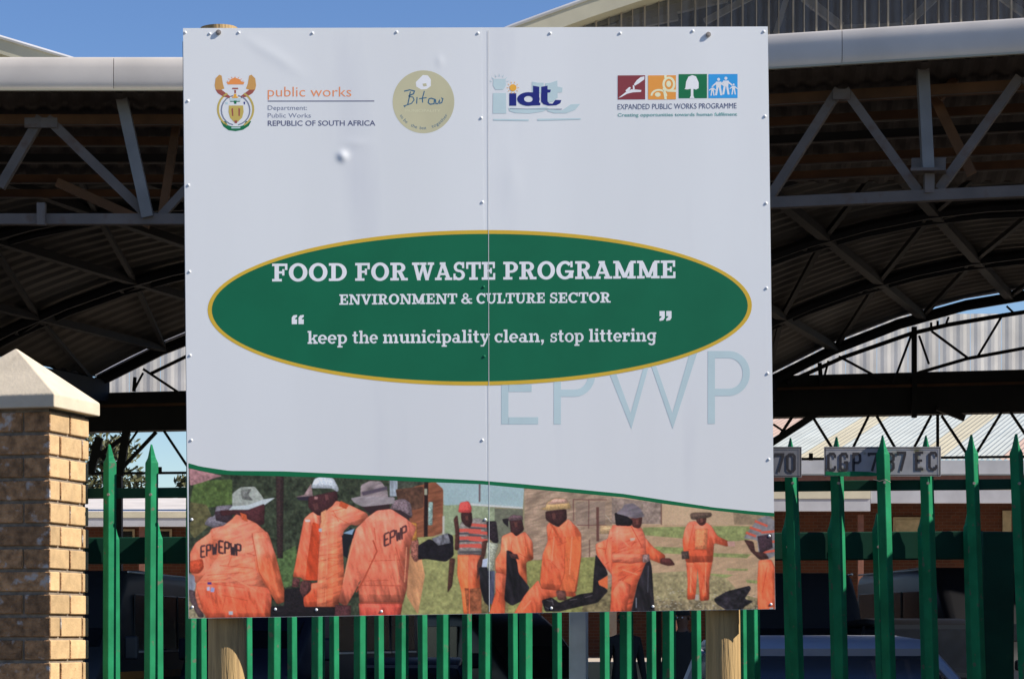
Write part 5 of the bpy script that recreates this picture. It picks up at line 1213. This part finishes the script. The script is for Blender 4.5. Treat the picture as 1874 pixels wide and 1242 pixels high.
poly(T8, [(140,575),(180,570),(178,590),(145,598)], (210,180,160))
poly(T8, [(385,730),(460,732),(497,785),(440,792),(375,772)], (90,46,44), N_fine, .3)
cloth(T8, [(0,1000),(60,900),(150,940),(110,1150),(-20,1240)], (226,104,62))
poly(T8, [(265,765),(300,750),(312,800),(335,1150),(150,1150),(200,930)], (34,31,37), N_fold, .9)
stroke(T8, (285,790), (280,1000), 1.6, (90,90,105)); stroke(T8, (190,1040), (190,1120), 2.2, (150,160,180))
# --- L
cloth(T8, [(580,740),(792,735),(762,900),(762,1060),(690,1068),(680,900),(670,810),(655,1052),(590,1058),(592,900)], (230,102,54))
cloth(T8, [(600,450),(655,438),(690,480),(740,450),(780,480),(830,560),(922,602),(910,642),(800,612),(790,762),(580,764),(560,670),(553,590),(572,500)], (230,104,60))
poly(T8, [(652,505),(752,500),(742,662),(650,662)], (234,136,92), N_fine, .2)
poly(T8, [(655,405),(742,402),(735,462),(702,482),(665,452)], (84,47,44), N_fine, .3); poly(T8, [(612,382),(640,374),(782,374),(782,405),(732,418),(642,430),(618,425)], (96,76,66), N_fine, .3)
poly(T8, [(903,598),(962,598),(966,640),(910,636)], (190,146,136)); poly(T8, [(543,680),(600,674),(606,736),(550,738)], (76,62,58), N_fine, .5)
poly(T8, [(655,1015),(680,1015),(680,1060),(650,1060)], (180,170,160))
for p, q in (((610,760),(650,770)),((600,860),(640,1000)),((720,860),(700,1000)),((640,470),(600,640)),((760,500),(745,660)),((590,664),(740,668)),((800,580),(880,620))): stroke(T8, p, q, 1.1, (180,66,40))
for T_, pts, c in ((T5,[(985,330),(1010,325),(1018,360),(995,372)],(104,62,62)),(T5,[(900,395),(935,385),(945,430),(915,440)],(92,54,54)),(T6,[(975,480),(995,478),(998,510),(980,512)],(98,58,52)),
   (T7,[(640,380),(668,378),(672,420),(650,430)],(98,58,54)),(T7,[(345,450),(372,448),(374,485),(352,490)],(98,58,52)),(T8,[(690,420),(712,420),(714,450),(694,452)],(120,72,62)),(T8,[(185,430),(210,428),(205,465),(188,468)],(116,66,58)),
   (T5,[(400,505),(440,520),(430,470),(385,455)],(206,92,56)),(T7,[(622,450),(655,505),(690,560),(670,500)],(196,84,52)),(T7,[(700,490),(770,425),(760,470),(720,520)],(246,146,106)),(T5,[(960,455),(1000,432),(990,500),(965,560)],(244,160,118)),(T6,[(90,372),(150,400),(130,430),(80,410)],(198,84,50))):
    poly(T_, pts, c, N_fine, .12, soft=.01)
for T_, a, b_ in ((T5,(400,560),(430,760)),(T5,(300,900),(500,1010)),(T6,(300,560),(290,640)),(T6,(480,760),(500,960)),(T6,(180,640),(120,900)),(T7,(660,560),(640,760)),(T7,(800,560),(780,860)),(T8,(60,560),(130,640)),(T8,(80,820),(200,860)),(T8,(620,800),(615,1000)),(T8,(735,800),(730,1000)),(T5,(1010,560),(1000,900)),(T7,(480,1060),(420,1130))):
    stroke(T_, a, b_, 3.4, (238,140,100)) if False else stroke(T_, a, b_, 2.2, (246,156,116))
# --- heap, M
poly(T8, [(795,1050),(900,990),(1080,945),(1092,970),(1040,1050),(1110,1070),(1040,1110),(1000,1160),(900,1140),(820,1090)], (36,33,40), N_leaf, 1.3)
poly(T8, [(1030,575),(1100,480),(1150,420),(1225,395),(1300,460),(1300,700),(1220,742),(1150,700),(1140,590)], (132,128,134), N_leaf, .3)
for a, b in (((1050,530),(1130,560)),((1080,490),(1170,520)),((1120,440),(1220,480)),((1150,610),(1290,600)),((1160,690),(1290,670)),((1170,530),(1290,520))): stroke(T8, a, b, 4.4, (212,90,70))
poly(T8, [(1140,560),(1250,540),(1260,650),(1160,695)], (62,44,54), N_fine, .5)
poly(T8, [(1033,585),(1110,600),(1122,680),(1200,690),(1235,735),(1160,745),(1090,680)], (74,44,42), N_fine, .4)
cloth(T8, [(1150,748),(1250,740),(1300,860),(1300,1240),(1145,1240),(1140,900)], (228,108,60))
stroke(T8, (1215,800), (1180,1000), 1.4, (180,68,42)); poly(T8, [(1235,1120),(1265,1115),(1262,1150),(1235,1150)], (170,175,178))
IM = np.clip(IM*(1+.10*N_fine[...,None])+rg.normal(0,3,IM.shape), 0, 255)
IM = IM*.95+.05*np.array((150,140,130))
for _ in range(1): IM = (IM+np.roll(IM,1,0)*.5+np.roll(IM,-1,0)*.5+np.roll(IM,1,1)*.5+np.roll(IM,-1,1)*.5)/3
lin_ = np.where(IM/255 <= .04045, IM/255/12.92, ((IM/255+.055)/1.055)**2.4)/np.array(LB)
# mesh grid that follows the curved top of the print; colour per vertex
NX, NY = int(1072*RS*.9), int(270*RS*.9)
vs = np.zeros((NY+1, NX+1, 3)); cols_ = np.ones((NY+1, NX+1, 4), np.float32)
for i in range(NX+1):
    u = i/NX; v = np.arange(NY+1)/NY
    x_top = 345.5+1071.5*u; yt = lin(x_top, 2); yb = 1130.5+(1113.5-1130.5)*u; x_bot = 345.5+1073*u
    xx = x_top+(x_bot-x_top)*v; yy = yt+(yb-yt)*v
    tt = YS/(1-K*(xx-937)/F)
    vs[:,i,0] = (xx-937)*tt/F+K*.00022; vs[:,i,1] = tt-.00022; vs[:,i,2] = EYE+(HZ-yy)*tt/F
    dd = .0012*np.sin(xx/210.0+.6)*np.sin(yy/260.0+1.0); vs[:,i,1] -= dd; vs[:,i,0] += K*dd
    gx_ = np.clip((xx-X0p)*RS-.5, 0, GW-2); gy_ = np.clip((yy-Y0p)*RS-.5, 0, GH-2)
    a = gx_.astype(int); b_ = gy_.astype(int); fx_ = (gx_-a)[:,None]; fy_ = (gy_-b_)[:,None]
    cols_[:,i,:3] = (lin_[b_,a]*(1-fx_)+lin_[b_,a+1]*fx_)*(1-fy_)+(lin_[b_+1,a]*(1-fx_)+lin_[b_+1,a+1]*fx_)*fy_
me = bpy.data.meshes.new('photo_print')
nv = (NX+1)*(NY+1); nf = NX*NY
me.vertices.add(nv); me.vertices.foreach_set('co', vs.reshape(-1))
ii = (np.arange(NY)[:,None]*(NX+1)+np.arange(NX)[None,:]).reshape(-1)
q = np.stack([ii, ii+NX+1, ii+NX+2, ii+1], 1).reshape(-1)
me.loops.add(nf*4); me.loops.foreach_set('vertex_index', q.astype(np.int32))
me.polygons.add(nf); me.polygons.foreach_set('loop_start', (np.arange(nf)*4).astype(np.int32)); me.polygons.foreach_set('use_smooth', [True]*nf)
me.update(calc_edges=True)
ca = me.color_attributes.new('print', 'FLOAT_COLOR', 'POINT'); ca.data.foreach_set('color', np.clip(cols_,0,1).reshape(-1))
mp_ = bpy.data.materials.new('printed_photograph'); mp_.use_nodes = True
nn = mp_.node_tree.nodes; at_ = nn.new('ShaderNodeAttribute'); at_.attribute_name = 'print'
mp_.node_tree.links.new(at_.outputs['Color'], nn['Principled BSDF'].inputs['Base Color']); nn['Principled BSDF'].inputs['Roughness'].default_value = .5; nn['Principled BSDF'].inputs['Specular IOR Level'].default_value = .22
me.materials.append(mp_)
po = link('photo_print', me, board); po['label'] = 'printed photograph of people in orange overalls collecting rubbish'
